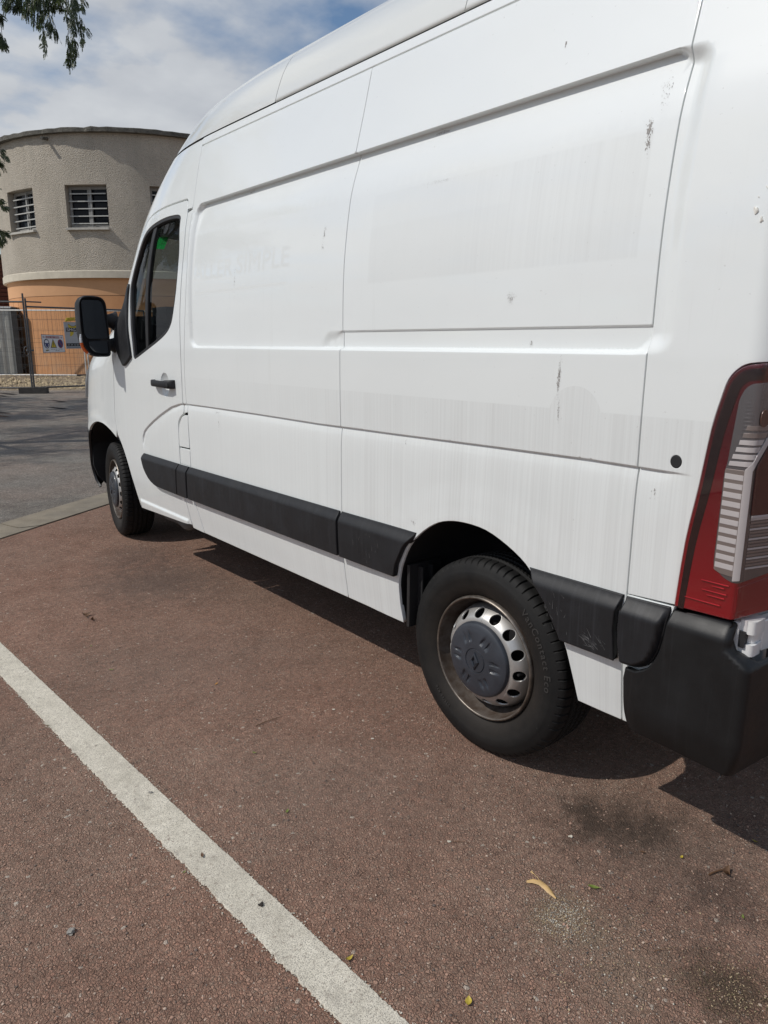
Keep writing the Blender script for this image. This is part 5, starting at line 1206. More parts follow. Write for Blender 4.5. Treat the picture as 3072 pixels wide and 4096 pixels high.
LV = [('orange', (866, 2738), 0.019, 20, 'tiny orange-yellow leaf on the open asphalt between the white line and the rear wheel'),
      ('green', (446, 2682), 0.020, -30, 'small yellow-green leaf on upper left red asphalt, right of the white line'),
      ('green', (364, 2587), 0.016, 65, 'tiny greenish leaf on the asphalt just below the pair of dark dried leaves'),
      ('green', (200, 2904), 0.022, 10, 'small green leaf against the left edge of the white line, highest along it'),
      ('green', (1018, 3015), 0.018, -70, 'small pale green leaf on the asphalt a little below the long thin twig'),
      ('green', (1148, 3249), 0.019, 35, 'narrow green leaf on bare asphalt right of the middle of the white line'),
      ('brown', (810, 3430), 0.021, 70, 'orange-brown dry leaf lying on the white line'),
      ('yellow', (1396, 3840), 0.023, 5, 'yellow-green leaf beside the right edge of the white line near the bottom of the photo'),
      ('green', (738, 3491), 0.010, 15, 'speck of a green leaf beside the left edge of the white line'),
      ('yellow', (1875, 4010), 0.022, 40, 'yellow rounded leaf closest to the bottom edge of the photo'),
      ('green', (2374, 3553), 0.030, -55, 'fresh green leaflet lying next to the dry seed pod'),
      ('yellow', (3021, 3371), 0.018, 80, 'yellow-green leaf in the shadow of the bumper at the right edge of the photo'),
      ('yellow', (2727, 3432), 0.012, 10, 'round pale yellow leaf just outside the bumper shadow'),
      ('brown', (2569, 3412), 0.016, 120, 'tiny brown curled leaf between the dark stain and the green leaflet'),
      ('green', (2970, 3673), 0.016, 30, 'small curled olive leaf at the right edge below the twig debris')]
for k, (c, px, L_, a, lab) in enumerate(LV):
    x, y = gpt(px); o = bpy.data.objects.new('leaf', leaf_mesh('leaf', L_, L_*(0.75 if 'ound' in lab else 0.45), LM[c], 0.2+0.3*((k*37) % 10)/10)); COL.objects.link(o)
    o.location = (x, y, 0.005 if 'lying on the white line' in lab else 0.001); o.rotation_euler = (0.12*((k % 3)-1), 0.1*((k % 4)-1.5), R_(a)); tag(o, lab, 'leaf', 'small leaves fallen on the red asphalt')
for (px, L_, a, lab) in (((342, 2466), 0.055, 15, 'larger dark dried leaf of the pair on the upper left asphalt'), ((368, 2484), 0.036, 70, 'smaller dark dried leaf just right of a larger dark one'), ((2900, 3500), 0.040, 20, 'brown twiggy leaf debris near the bumper shadow')):
    x, y = gpt(px); o = bpy.data.objects.new('dried_leaf', leaf_mesh('dried_leaf', L_, L_*0.6, LM['brown'], 0.9)); COL.objects.link(o); o.location = (x, y, 0.003); o.rotation_euler = (0.3, 0.2, R_(a)); tag(o, lab, 'leaf', 'dark dried leaves on the red asphalt')
for (px, L_, a, lab) in (((35, 1579), 0.62, 10, 'dark curled dead leaf clump left of the fence foot'), ((8, 1586), 0.40, 0, 'dark dead leaf clump at the left photo edge level with the fence foot'), ((236, 1608), 0.45, 5, 'dark dead leaves on the grey road right of the fence foot'), ((232, 1636), 0.50, 25, 'dark dead leaf with an upturned end on the grey road, nearest the van front'), ((10, 1654), 0.42, 15, 'dark brown dead leaf at the left edge of the grey road'), ((10, 1668), 0.34, 5, 'reddish brown dead leaf at the left edge, lowest on the grey road'), ((208, 1596), 0.12, 60, 'small dark scrap beside the fence foot')):
    x, y = gpt(px); o = bpy.data.objects.new('dead_leaf', leaf_mesh('dead_leaf', L_*0.8, L_*0.22, LM['dark'] if 'reddish' not in lab else LM['brown'], 0.07)); COL.objects.link(o); o.location = (x, y, 0.004); o.rotation_euler = (0.15, 0.1, R_(a-35)); tag(o, lab, 'leaf', 'dead leaves on the grey road')
# dry seed pod with its stalk
pod = root('seed_pod', (*gpt((2163, 3545)), 0.0), 'curved tan dry seed pod with a thin stalk on the red asphalt', 'seed pod')
pl_ = np.array([gpt((1700+0.827*a, 2900+0.827*b)) for a, b in ((490, 764), (520, 762), (555, 770), (585, 790), (608, 812), (622, 828), (634, 844))])-np.array(pod.location[:2])
V = []; F = []; wd = [0.002, 0.0075, 0.0095, 0.0090, 0.0075, 0.004, 0.0008]
for i, q in enumerate(pl_):
    d = pl_[min(i+1, 6)]-pl_[max(i-1, 0)]; d /= np.linalg.norm(d); nrm_ = np.array([-d[1], d[0]])
    for s_, zz in ((-1, 0.002), (-0.4, 0.0065), (0.4, 0.0065), (1, 0.002)): V.append((*(q+nrm_*wd[i]*s_), zz+0.003*math.sin(i)))
for i in range(6):
    for k in range(3): F.append((i*4+k, i*4+4+k, i*4+5+k, i*4+1+k))
mesh_obj('pod', V, F, LM['tan'], pod)
bm = bmesh.new(); st = [gpt((1700+0.827*a, 2900+0.827*b)) for a, b in ((560, 766), (545, 748), (528, 735), (512, 724))]
add_tube(bm, [(x-pod.location.x, y-pod.location.y, 0.004+0.002*i) for i, (x, y) in enumerate(st)], [0.0007, 0.0006, 0.0007, 0.0032], 6); bm_obj('stalk', bm, LM['tan'], pod, True)
def twig(a, b, r, lab, bend=0.01):
    A = gpt(a); B = gpt(b); bm = bmesh.new(); n = 6; pts = []
    for i in range(n+1):
        t = i/n; pts.append((A[0]+(B[0]-A[0])*t+bend*math.sin(3*t)*0.3, A[1]+(B[1]-A[1])*t+bend*math.sin(2.2*t+1)*0.3, 0.003+0.002*math.sin(t*3)))
    add_tube(bm, pts, [r*(1-0.5*i/n) for i in range(n+1)], 5); o = bm_obj('twig', bm, LM['brown'], None, True); tag(o, lab, 'twig', 'thin twigs on the red asphalt')
twig((1024, 2907), (1118, 2872), 0.0016, 'long thin dark twig on the asphalt between the white line and the rear wheel', 0.004)
twig((1812, 3372), (1876, 3375), 0.0011, 'short thin dark twig beside a white speck, left of the seed pod', 0.004)
twig((2840, 3505), (2920, 3480), 0.0026, 'brown forked twig with debris near the bumper shadow', 0.012)
twig((2620, 3812), (2690, 3802), 0.0010, 'fine dark twig right of the sandy grit, low in the photo', 0.008)
for (px, s_, m_, lab) in (((602, 3177), 0.007, PB[1], 'grey-brown pebble on the white line'), ((1045, 3628), 0.009, LM['dark'], 'black lump on the lower part of the white line'), ((384, 2987), 0.005, PB[2], 'white pebble on the upper part of the white line'), ((2283, 3349), 0.008, PB[2], 'white paper scrap on the asphalt above the seed pod'), ((1797, 3369), 0.006, PB[2], 'white speck at the end of the short twig'), ((1335, 2840), 0.006, PB[2], 'white pebble between the long twig and the rear wheel'), ((285, 3730), 0.013, PB[1], 'pale grey stone in the lower left asphalt'), ((1490, 2957), 0.006, PB[2], 'small white stone below and left of the rear tyre')):
    bm = bmesh.new(); bmesh.ops.create_icosphere(bm, subdivisions=2, radius=s_)
    for v in bm.verts: v.co *= 0.75+0.4*math.sin(v.co.x*400+s_*900)*math.cos(v.co.y*350+1); v.co.z *= 0.55
    o = bm_obj('pebble', bm, m_, None, False); x, y = gpt(px); o.location = (x, y, s_*0.35+(0.0045 if 'white line' in lab else 0)); tag(o, lab, 'pebble', 'single pebbles on the asphalt')
# ================================================================== round building
BC = np.array([11.42, 29.748]); BR = 5.904; ZB = 0.208
g = NT('pebbledash'); v = g.obj(); n1 = g.noise(v, 30.0, 3, 0.55); n2 = g.noise(v, 1.1, 4, 0.6); n3 = g.noise(g.scl(v, (1, 1, 0.12)), 2.6, 5, 0.65)
c = g.mix(g.mapr(n2, 0.3, 0.7), (0.46, 0.41, 0.335), (0.55, 0.495, 0.41)); c = g.mix(g.mapr(n3, 0.48, 0.72, 0.0, 0.6), c, (0.40, 0.365, 0.30)); c = g.mix(g.mapr(n1, 0.3, 0.5), g.mix(1.0, c, (0.72,)*3, 'MULTIPLY'), c)
g.set(Base_Color=c, Roughness=0.95, Normal=g.bump(g.m('ADD', n1, g.m('MULTIPLY', g.vor(v, 36.0, 'F1'), 0.8)), 0.9, 0.035)); M_DASH = g.mat
g = NT('orange_render'); v = g.obj(); n2 = g.noise(v, 1.6, 5, 0.6); n3 = g.noise(v, 40.0, 3, 0.6); s = g.sep(v)
c = g.mix(g.mapr(n2, 0.3, 0.7), (0.50, 0.245, 0.110), (0.57, 0.29, 0.135)); c = g.mix(g.mapr(s[2], 3.02, 3.04), c, g.mix(0.4, c, (0.64, 0.40, 0.23))); c = g.mix(g.m('MULTIPLY', g.mapr(s[2], 1.3, 0.2), g.mapr(n2, 0.35, 0.65)), c, (0.45, 0.29, 0.18))
g.set(Base_Color=c, Roughness=0.9, Normal=g.bump(n3, 0.3, 0.01)); M_OR = g.mat
M_CREAM = simple('cream_band', (0.56, 0.51, 0.41), 0.8, var=0.12, vs=3, bump=0.15, bs=20)
g = NT('roof_concrete'); v = g.obj(); n1 = g.noise(v, 3.5, 6, 0.7); n2 = g.noise(v, 16.0, 4, 0.7); c = g.mix(g.mapr(n1, 0.35, 0.65), (0.065, 0.062, 0.052), (0.17, 0.16, 0.135)); c = g.mix(g.mapr(n2, 0.6, 0.72, 0.0, 0.6), c, (0.30, 0.28, 0.24))
g.set(Base_Color=c, Roughness=0.95, Normal=g.bump(n2, 0.7, 0.05)); M_RCON = g.mat
M_WFRAME = simple('window_frame_paint', (0.30, 0.30, 0.285), 0.6, var=0.15, vs=12); M_BAR = simple('window_bar_paint', (0.46, 0.46, 0.43), 0.55, var=0.1, vs=20)
M_PANE = simple('dark_pane', (0.008, 0.010, 0.013), 0.10, 0.0, 0.15); M_REV = simple('reveal_render', (0.38, 0.345, 0.29), 0.95, var=0.12, vs=4, bump=0.3, bs=30); M_SILL = simple('window_sill_stone', (0.48, 0.46, 0.41), 0.8, var=0.15, vs=8)
bld = root('round_building', (BC[0], BC[1], 0.0), 'round two-storey building, rough grey-beige upper floor over an orange ground floor', 'building')
def pol(th, r, z): a = R_(th); return (r*math.cos(a), r*math.sin(a), z)
WIN = [(-170.9+0.0-28.9, -155.3-28.9), (-170.9, -155.3), (-141.62, -127.05), (-113.15, -98.6), (-84.3, -69.7), (-55.4, -40.8)]
WZ0, WZ1 = 5.27, 6.665
def drum(name, z0, z1, r, mat, holes=False, nz=2):
    edges = set(np.round(np.arange(-230, 20.1, 2.5), 3))
    if holes:
        for a, b in WIN: edges |= {a, b}
    th = np.array(sorted(edges)); zs = sorted(set([z0, z1]+([WZ0, WZ1] if holes else []))); V = []; F = []
    if not holes: th = np.arange(-180, 180.1, 2.5)
    if holes: th = np.array(sorted(edges | set(np.arange(22.5, 130.1, 2.5))))
    for z in zs:
        for t in th: V.append(pol(t, r, z))
    n = len(th)
    for i in range(len(zs)-1):
        for k in range(n-1):
            if holes and i == 1 and any(th[k] >= a-1e-6 and th[k+1] <= b+1e-6 for a, b in WIN): continue
            F.append((i*n+k, i*n+k+1, (i+1)*n+k+1, (i+1)*n+k))
    return mesh_obj(name, V, F, mat, bld, True)
drum('upper_wall', 3.855, 8.29, BR, M_DASH, True)
drum('ground_floor_wall', 0.0, 3.605, BR-0.10, M_OR)
def ring_slab(name, r0_, r1_, z0, z1, mat, seg=144, rag=0.0):
    prof = [(r0_, z0), (r1_, z0), (r1_, z1-0.02), (r1_-0.02, z1), (r0_, z1)]; V = []; F = []; n = len(prof)
    for k in range(seg):
        j = rag*RNG.normal()
        for i, (r, z) in enumerate(prof): V.append(pol(360*k/seg, r+(j if i in (1, 2, 3) else 0), z+(j*0.6 if i in (2, 3) else 0)))
    for k in range(seg):
        for i in range(n-1): F.append((k*n+i, ((k+1) % seg)*n+i, ((k+1) % seg)*n+i+1, k*n+i+1))
    return mesh_obj(name, V, F, mat, bld, False)
ring_slab('cornice_band', BR-0.2, BR+0.035, 3.605, 3.858, M_CREAM)
ring_slab('roof_slab', 0.02, BR+0.17, 8.285, 8.425, M_RCON, 144, 0.012)
gl_line = drum('render_joint', 3.008, 3.024, BR-0.0975, simple('joint_dark', (0.14, 0.07, 0.035), 0.95))
def window(a, b, broken=False):
    m = (a+b)/2; A = R_(m); ca, sa = math.cos(A), math.sin(A)
    half = BR*math.sin(R_(b-a)/2); face = BR*math.cos(R_(b-a)/2); dep = 0.30
    def L(u, d, z): return (ca*(face-d)-sa*u, sa*(face-d)+ca*u, z)      # u to the left of the outward normal seen from inside, d inwards
    rev = []; Fv = []
    V = [pol(a, BR, WZ0), pol(b, BR, WZ0), pol(b, BR, WZ1), pol(a, BR, WZ1)]+[L(u, dep, z) for u, z in ((-half, WZ0), (half, WZ0), (half, WZ1), (-half, WZ1))]
    # fine curved lip so that the reveal meets the drum
    nseg = 6; V = []; F = []
    for z in (WZ0, WZ1):
        for i in range(nseg+1):
            t = a+(b-a)*i/nseg; V.append(pol(t, BR, z)); p_ = pol(t, BR, z); u = -sa*p_[0]+ca*p_[1]; V.append(L(u, dep, z))
    k = 2*(nseg+1)
    for zi in (0, 1):
        for i in range(nseg): F.append((zi*k+2*i, zi*k+2*i+1, zi*k+2*i+3, zi*k+2*i+2))
    F.append((0, 1, k+1, k)); F.append((2*nseg, 2*nseg+1, k+2*nseg+1, k+2*nseg))
    win = mesh_obj('window', V, F, M_REV, bld, False)
    def boxL(bm, u0, u1, d0, d1, z0, z1, zoff=0.0):
        P = [L(u, d, z+(zoff if u == u1 else 0)) for u in (u0, u1) for d in (d0, d1) for z in (z0, z1)]; vs = [bm.verts.new(p) for p in P]
        for f in ((0, 1, 3, 2), (4, 6, 7, 5), (0, 4, 5, 1), (2, 3, 7, 6), (0, 2, 6, 4), (1, 5, 7, 3)): bm.faces.new([vs[i] for i in f])
    bm = bmesh.new(); e = 0.012; fwid = 0.085
    boxL(bm, -half+e, half-e, dep-0.06, dep, WZ1-0.11, WZ1-0.003); boxL(bm, -half+e, half-e, dep-0.06, dep, WZ0+0.045, WZ0+0.135)
    boxL(bm, -half+e, -half+e+fwid, dep-0.059, dep+0.001, WZ0+0.135, WZ1-0.11); boxL(bm, half-e-fwid, half-e, dep-0.059, dep+0.001, WZ0+0.135, WZ1-0.11)
    boxL(bm, -0.075, 0.075, dep-0.055, dep+0.003, WZ0+0.135, WZ1-0.11)
    bm_obj('window_frame', bm, M_WFRAME, win)
    for s_ in (-1, 1):
        bm = bmesh.new(); u0, u1 = sorted((s_*0.075, s_*(half-e-fwid))); boxL(bm, u0, u1, dep-0.02, dep-0.012, WZ0+0.135, WZ1-0.11); bm_obj('window_pane', bm, M_PANE, win)
    bm = bmesh.new(); boxL(bm, -half+0.05, half-0.05, dep+0.35, dep+0.36, WZ0, WZ1); bm_obj('window_backing', bm, M_DARK, win)
    for i in range(5):
        z = WZ0+0.165+i*0.2425; bm = bmesh.new(); sh = 0.03 if i % 2 == 0 else -0.0
        boxL(bm, -half+0.02+(0.06 if i % 2 == 0 else 0), half-0.015-(0.10 if i % 2 == 0 else 0), dep-0.16, dep-0.135, z-0.018, z+0.018); bm_obj('window_bar', bm, M_BAR, win)
    bm = bmesh.new(); boxL(bm, 0.035 if not broken else 0.02, 0.085, dep-0.135, dep-0.105, WZ0+0.05, WZ1-0.08, 0.0)
    for vtx in bm.verts:
        t = (vtx.co.z-WZ0)/(WZ1-WZ0); sh = 0.05*math.sin(t*3.0)*(1 if not broken else 2.2); vtx.co.x += -sa*sh; vtx.co.y += ca*sh
    bm_obj('middle_bar', bm, M_WFRAME, win)
    bm = bmesh.new(); boxL(bm, -half-0.03, half+0.02, -0.13, dep-0.05, WZ0-0.075, WZ0-0.004); bm_obj('window_sill', bm, M_SILL, win, bevel=0.008)
for k, (a, b) in enumerate(WIN): window(a, b, k == 1)
bm = bmesh.new(); add_tube(bm, [pol(-146.6, BR-0.05, 8.16), pol(-146.6, BR+0.28, 8.12)], 0.055, 10); bm_obj('roof_spout', bm, M_RCON, bld, True)

# ---- gravel behind the fence, rising to the wall
def gravel():
    u = np.array([0.83, -0.55]); u /= np.linalg.norm(u); n_ = np.array([0.42, 0.91]); V = []; F = []
    o = np.array([3.6, 22.0]); NU, NV = 150, 60
    for i in range(NU+1):
        for j in range(NV+1):
            s_ = -12+30*i/NU; t = -0.4+16*(j/NV)**1.5; q = o+u*s_+n_*t
            z = 0.006+0.21*sm(t/5.5)+(0.018*RNG.normal()+0.03*math.sin(s_*2.1+t)*math.sin(t*1.7))*min(1, max(0, t)/0.7)*(1 if t < 6 else 0.3)
            if t <= 0.0: z = -0.010
            V.append((q[0], q[1], z))
    for i in range(NU):
        for j in range(NV): F.append((i*(NV+1)+j, (i+1)*(NV+1)+j, (i+1)*(NV+1)+j+1, i*(NV+1)+j+1))
    g = NT('gravel'); v = g.obj(); c1 = g.sep(g.vor(v, 9.0, 'F1', 'Color')); e1 = g.vor(v, 9.0, 'F1'); n1 = g.noise(v, 1.2, 5, 0.6)
    c = g.ramp(c1[0], [(0, (0.15, 0.115, 0.075)), (0.5, (0.25, 0.195, 0.125)), (1, (0.34, 0.275, 0.185))]); c = g.mix(g.mapr(n1, 0.4, 0.7, 0.0, 0.5), c, (0.14, 0.11, 0.075))
    g.set(Base_Color=c, Roughness=0.95, Normal=g.bump(e1, 1.0, -0.06)); o_ = mesh_obj('gravel', V, F, g.mat, None, True); tag(o_, None, None, None, 'structure')
    return
gravel()
def gz(x, y):
    t = (x-3.6)*0.42+(y-22.0)*0.91; return 0.006+0.21*float(sm(np.array(t/5.5)))
VR = []; FR = []
for _ in range(1500):
    x = RNG.uniform(2.4, 9.5); y = 22.3-0.66*(x-3.6)+abs(RNG.normal(0, 2.0))+0.4; s_ = RNG.uniform(0.02, 0.085); o = len(VR); z = gz(x, y)
    for k in range(5): VR.append((x+s_*math.cos(k*1.257)*RNG.uniform(.6, 1.2), y+s_*math.sin(k*1.257)*RNG.uniform(.6, 1.2), z))
    VR.append((x+RNG.normal(0, s_*0.2), y+RNG.normal(0, s_*0.2), z+s_*RNG.uniform(.5, 1)))
    for k in range(5): FR.append((o+k, o+(k+1) % 5, o+5))
o = mesh_obj('gravel_stones', VR, FR, PB[0], None, False); tag(o, 'loose pale stones heaped on the gravel behind the fence', None, None, 'stuff')

# ---- temporary mesh fences
M_GALV_D = simple('shaded_galvanised_steel', (0.085, 0.087, 0.09), 0.6, 0.3, var=0.25, vs=20); M_GALV = simple('sunlit_galvanised_steel', (0.62, 0.62, 0.60), 0.45, 0.35, var=0.1, vs=10)  # tree shade and sunlight put into the colour of two steel copies
M_FOOT = simple('block_rubber', (0.060, 0.055, 0.050), 0.9, var=0.3, vs=10, bump=0.3)
def fence(a, b, H, z0, mat, label, wire=0.0024, nv=26, nh=6, wmat=None, brk=False, post=0.024, lead=0.1, za=None):
    a = np.array(a); b = np.array(b); L = np.linalg.norm(b-a); f = root('mesh_fence_panel', (a[0], a[1], z0), label, 'fence', 'temporary mesh fence panels', math.atan2(b[1]-a[1], b[0]-a[0]))
    for x in (0.0, L):
        bm = bmesh.new(); add_tube(bm, [(x, 0, 0.0), (x, 0, H+(0.22 if x == 0 else 0.0))], post, 10); bm_obj('post', bm, mat, f, True)
    for z in (0.12, H):
        bm = bmesh.new(); add_tube(bm, [(0, 0, z), (L, 0, z)], 0.024, 10); bm_obj('rail', bm, mat, f, True)
    zs = np.linspace(0.12, H, nh+2)[1:-1]; wm = M_GALV_D
    for z in zs:
        bm = bmesh.new(); add_tube(bm, [(0, -0.012, z-0.02), (L*0.25, -0.012, z), (L*0.75, -0.012, z), (L, -0.012, z-0.02)], wire*1.25, 5); bm_obj('wire', bm, wm, f, True)
    src = None
    for i in range(1, nv):
        x = L*i/nv
        if src is None:
            bm = bmesh.new(); add_tube(bm, [(0, -0.004, 0.12), (0.006, -0.012, 0.12+(H-0.12)*0.33), (-0.004, -0.012, 0.12+(H-0.12)*0.66), (0, -0.004, H)], wire, 5); o = bm_obj('wire', bm, wm, f, True); src = o
        else: o = src.copy(); COL.objects.link(o); o.parent = f
        o.location = (x, 0, 0)
    return f, L
NF0 = (3.735, 20.36)
f2, _ = fence(NF0, (7.15, 20.72), 2.30, 0.03, M_GALV_D, 'dark mesh fence panel carrying the two site signs, beside the van front')
f1, _ = fence((3.665, 20.30), (0.90, 22.42), 2.42, 0.03, M_GALV_D, 'dark mesh fence panel left of the paired posts, in front of the grey container')
f3, _ = fence((6.80, 25.55), (4.10, 27.77), 2.36, 0.12, M_GALV, 'bright mesh fence panel farther back, close to the orange wall')
f4, _ = fence((6.88, 25.47), (9.9, 24.0), 2.36, 0.12, M_GALV, 'bright far mesh fence panel running on behind the van front')
f5, _ = fence((4.05, 27.80), (1.5, 30.0), 2.36, 0.12, M_GALV, 'bright far mesh fence panel in front of the grey container')
bm = bmesh.new(); add_tube(bm, [(0.0, 0, 2.43), (0.42, 0, 2.43)], 0.018, 8); bm_obj('hook', bm, M_GALV_D, f2, True)
def foot(x, y, rz, lab, z=0.0, s=1.0):
    o = root('ballast_block', (x, y, z), lab, 'fence foot', 'blocks holding the fence posts', rz)
    bm = bmesh.new(); add_box(bm, (0, 0, 0.085), (0.72*s, 0.26*s, 0.17)); bm_obj('block', bm, M_FOOT, o, True, 0.03)
    for k in (-0.06, 0.06):
        bm = bmesh.new(); add_tube(bm, [(k, 0, 0.168), (k, 0, 0.176)], 0.032, 12); bm_obj('socket', bm, M_DARK, o, True)
    return o
foot(3.70, 20.30, R_(-30), 'dark block under the paired posts of the near fence', -0.003)
foot(6.84, 25.50, R_(-30), 'pale block under the far fence near the orange wall', 0.10)
cl_ = root('fence_clamp', (3.70, 20.26, 1.17), 'small clamp and ring joining the two near fence posts', 'clamp')
bm = bmesh.new(); add_box(bm, (0, 0.0, 0), (0.17, 0.12, 0.05)); bm_obj('clamp_plate', bm, M_GALV_D, cl_, bevel=0.006)
V, F = torus(0.11, 0.012, 20, 6); o = mesh_obj('clamp_ring', V, F, M_GALV_D, cl_); o.rotation_euler = (R_(90), 0, 0); o.location = (-0.10, -0.04, -0.02); o.scale = (0.55, 1.1, 1)

# ---- signs on the near fence
M_SWHITE = simple('sign_white', (0.62, 0.62, 0.63), 0.5, var=0.05); M_SGREY = simple('sign_grey', (0.36, 0.37, 0.385), 0.5, var=0.06); M_SBLK = simple('sign_black', (0.012, 0.013, 0.016), 0.5); M_SBLUE = simple('sign_blue', (0.025, 0.035, 0.13), 0.5); M_SRED = simple('sign_red', (0.24, 0.03, 0.035), 0.5); M_SYEL = simple('sign_yellow', (0.50, 0.38, 0.03), 0.5); M_SDK = simple('sign_edge', (0.08, 0.05, 0.08), 0.6)
def signroot(name, tl, tr_, br, bl, label, cat):
    tl, tr_, br, bl = [np.array(q, float) for q in (tl, tr_, br, bl)]; o = root(name, tuple(bl), label, cat, 'site signs on the fence')
    W_ = 1.0; nrm = np.cross(tr_-tl, bl-tl); nrm /= np.linalg.norm(nrm); 
    if nrm@(CAM-tl) < 0: nrm = -nrm
    def P(u, v, d): # u 0..1 left to right, v 0..1 bottom to top
        q = bl*(1-u)*(1-v)+br*u*(1-v)+tl*(1-u)*v+tr_*u*v+nrm*d-bl; return tuple(q)
    w_ = np.linalg.norm(br-bl); h_ = np.linalg.norm(tl-bl)
    def poly(nm, pts, mat, d, par=None): return mesh_obj(nm, [P(u, v, d) for u, v in pts], [tuple(range(len(pts)))], mat, par or o, False)
    def text(nm, t, u, v, wd, hh, mat, d, par=None):
        V2, F2 = text_mesh(t, 1.0); mn = V2.min(0); mxx = V2.max(0); return mesh_obj(nm, [P(u+(x-mn[0])/(mxx[0]-mn[0])*wd, v+(y-mn[1])/(mxx[1]-mn[1])*hh, d) for x, y, _ in V2], F2, mat, par or o, False)
    def circ(u, v, r, n=28, asp=None): return [(u+r*math.cos(2*math.pi*k/n), v+r*math.sin(2*math.pi*k/n)*(asp or w_/h_)) for k in range(n)]
    bm = bmesh.new(); vs = [bm.verts.new(P(u, v, d)) for u in (0, 1) for v in (0, 1) for d in (0.0, -0.008)]
    for f in ((0, 1, 3, 2), (4, 6, 7, 5), (0, 4, 5, 1), (2, 3, 7, 6), (0, 2, 6, 4), (1, 5, 7, 3)): bm.faces.new([vs[i] for i in f])
    return o, bm, P, poly, text, circ
o, bm, P, poly, text, circ = signroot('warning_sign', (4.040, 20.320, 1.600), (4.640, 20.375, 1.583), (4.655, 20.375, 1.112), (4.055, 20.320, 1.095), 'white site sign with mask, warning triangle and no-parking symbols', 'sign')
bm_obj('board', bm, M_SDK, o)
poly('face', [(0.015, 0.025), (0.985, 0.025), (0.985, 0.975), (0.015, 0.975)], M_SWHITE, 0.003)
poly('header', [(0.19, 0.80), (0.81, 0.80), (0.81, 0.915), (0.19, 0.915)], M_SRED, 0.005)
for k in range(21): 
    if k in (7, 11, 13): continue
    poly('header_print', [(0.21+k*0.028, 0.835), (0.21+k*0.028+0.017, 0.835), (0.21+k*0.028+0.017, 0.885), (0.21+k*0.028, 0.885)], M_SWHITE, 0.007)
poly('mask_symbol', [(u, v) for u, v in circ(0.20, 0.50, 0.125, 28, 2.1)], M_SBLK, 0.005); poly('mask_symbol', circ(0.20, 0.50, 0.112, 28, 2.1), M_SBLUE, 0.007)
poly('mask_symbol', [(0.115, 0.58), (0.130, 0.66), (0.20, 0.72), (0.27, 0.66), (0.285, 0.58), (0.27, 0.54), (0.13, 0.54)], M_SWHITE, 0.009); poly('mask_symbol', [(0.115, 0.50), (0.135, 0.50), (0.15, 0.36), (0.20, 0.29), (0.25, 0.36), (0.265, 0.50), (0.285, 0.50), (0.265, 0.34), (0.20, 0.255), (0.135, 0.34)], M_SWHITE, 0.009)
poly('triangle_symbol', [(0.36, 0.27), (0.64, 0.27), (0.50, 0.77)], M_SBLK, 0.005); poly('triangle_symbol', [(0.395, 0.30), (0.605, 0.30), (0.50, 0.70)], M_SYEL, 0.007)
poly('triangle_symbol', [(0.492, 0.41), (0.508, 0.41), (0.514, 0.58), (0.486, 0.58)], M_SBLK, 0.009); poly('triangle_symbol', [(0.490, 0.345), (0.510, 0.345), (0.510, 0.38), (0.490, 0.38)], M_SBLK, 0.009)
poly('parking_symbol', circ(0.82, 0.50, 0.122, 28, 2.1), M_SRED, 0.005); poly('parking_symbol', circ(0.82, 0.50, 0.098, 28, 2.1), M_SBLUE, 0.007); poly('parking_symbol', [(0.735, 0.64), (0.755, 0.68), (0.905, 0.36), (0.885, 0.32)], M_SRED, 0.009)
for u in (0.10, 0.90): poly('corner_symbol', circ(u, 0.86, 0.040), M_SRED, 0.005); poly('corner_symbol', circ(u, 0.86, 0.029), M_SWHITE, 0.007); poly('corner_symbol', [(u-0.022, 0.90), (u-0.014, 0.92), (u+0.022, 0.82), (u+0.014, 0.80)], M_SRED, 0.009)
for (u0, u1, v) in ((0.37, 0.68, 0.195), (0.70, 0.93, 0.195), (0.56, 0.76, 0.115)):
    n = int((u1-u0)/0.02)
    for k in range(n):
        if k % 5 == 4: continue
        poly('small_print', [(u0+k*0.02, v-0.014), (u0+k*0.02+0.013, v-0.014), (u0+k*0.02+0.013, v+0.014), (u0+k*0.02, v+0.014)], M_SBLK, 0.005)
poly('logo', [(0.12, 0.12), (0.16, 0.18), (0.20, 0.13), (0.27, 0.24), (0.19, 0.17), (0.17, 0.07)], M_SYEL, 0.005); poly('logo', [(0.13, 0.12), (0.26, 0.12), (0.26, 0.155), (0.13, 0.155)], M_SBLK, 0.006)
o, bm, P, poly, text, circ = signroot('company_sign', (4.690, 20.405, 1.948), (5.245, 20.460, 1.948), (5.255, 20.460, 1.216), (4.700, 20.405, 1.207), 'grey company sign with yellow bird emblem and black lettering bars', 'sign')
bm_obj('board', bm, M_SGREY, o)
poly('emblem', [(0.20, 0.895), (0.245, 0.91), (0.36, 0.845), (0.47, 0.835), (0.56, 0.86), (0.68, 0.925), (0.80, 0.965), (0.87, 0.965), (0.73, 0.885), (0.62, 0.80), (0.50, 0.70), (0.24, 0.78)], M_SYEL, 0.004)
poly('emblem', [(0.29, 0.64), (0.46, 0.66), (0.45, 0.56), (0.34, 0.475), (0.255, 0.465)], M_SYEL, 0.004)
poly('emblem_edge', [(0.19, 0.905), (0.25, 0.925), (0.36, 0.858), (0.47, 0.848), (0.56, 0.873), (0.68, 0.938), (0.80, 0.978), (0.88, 0.978), (0.87, 0.962), (0.80, 0.962), (0.68, 0.920), (0.56, 0.857), (0.47, 0.832), (0.36, 0.842), (0.25, 0.908)], M_SBLK, 0.006)
poly('name_bar', [(0.085, 0.635), (0.93, 0.635), (0.93, 0.785), (0.085, 0.785)], M_SBLK, 0.008)
text('name_lettering', 'SMG.TP', 0.115, 0.657, 0.77, 0.105, M_SWHITE, 0.011)
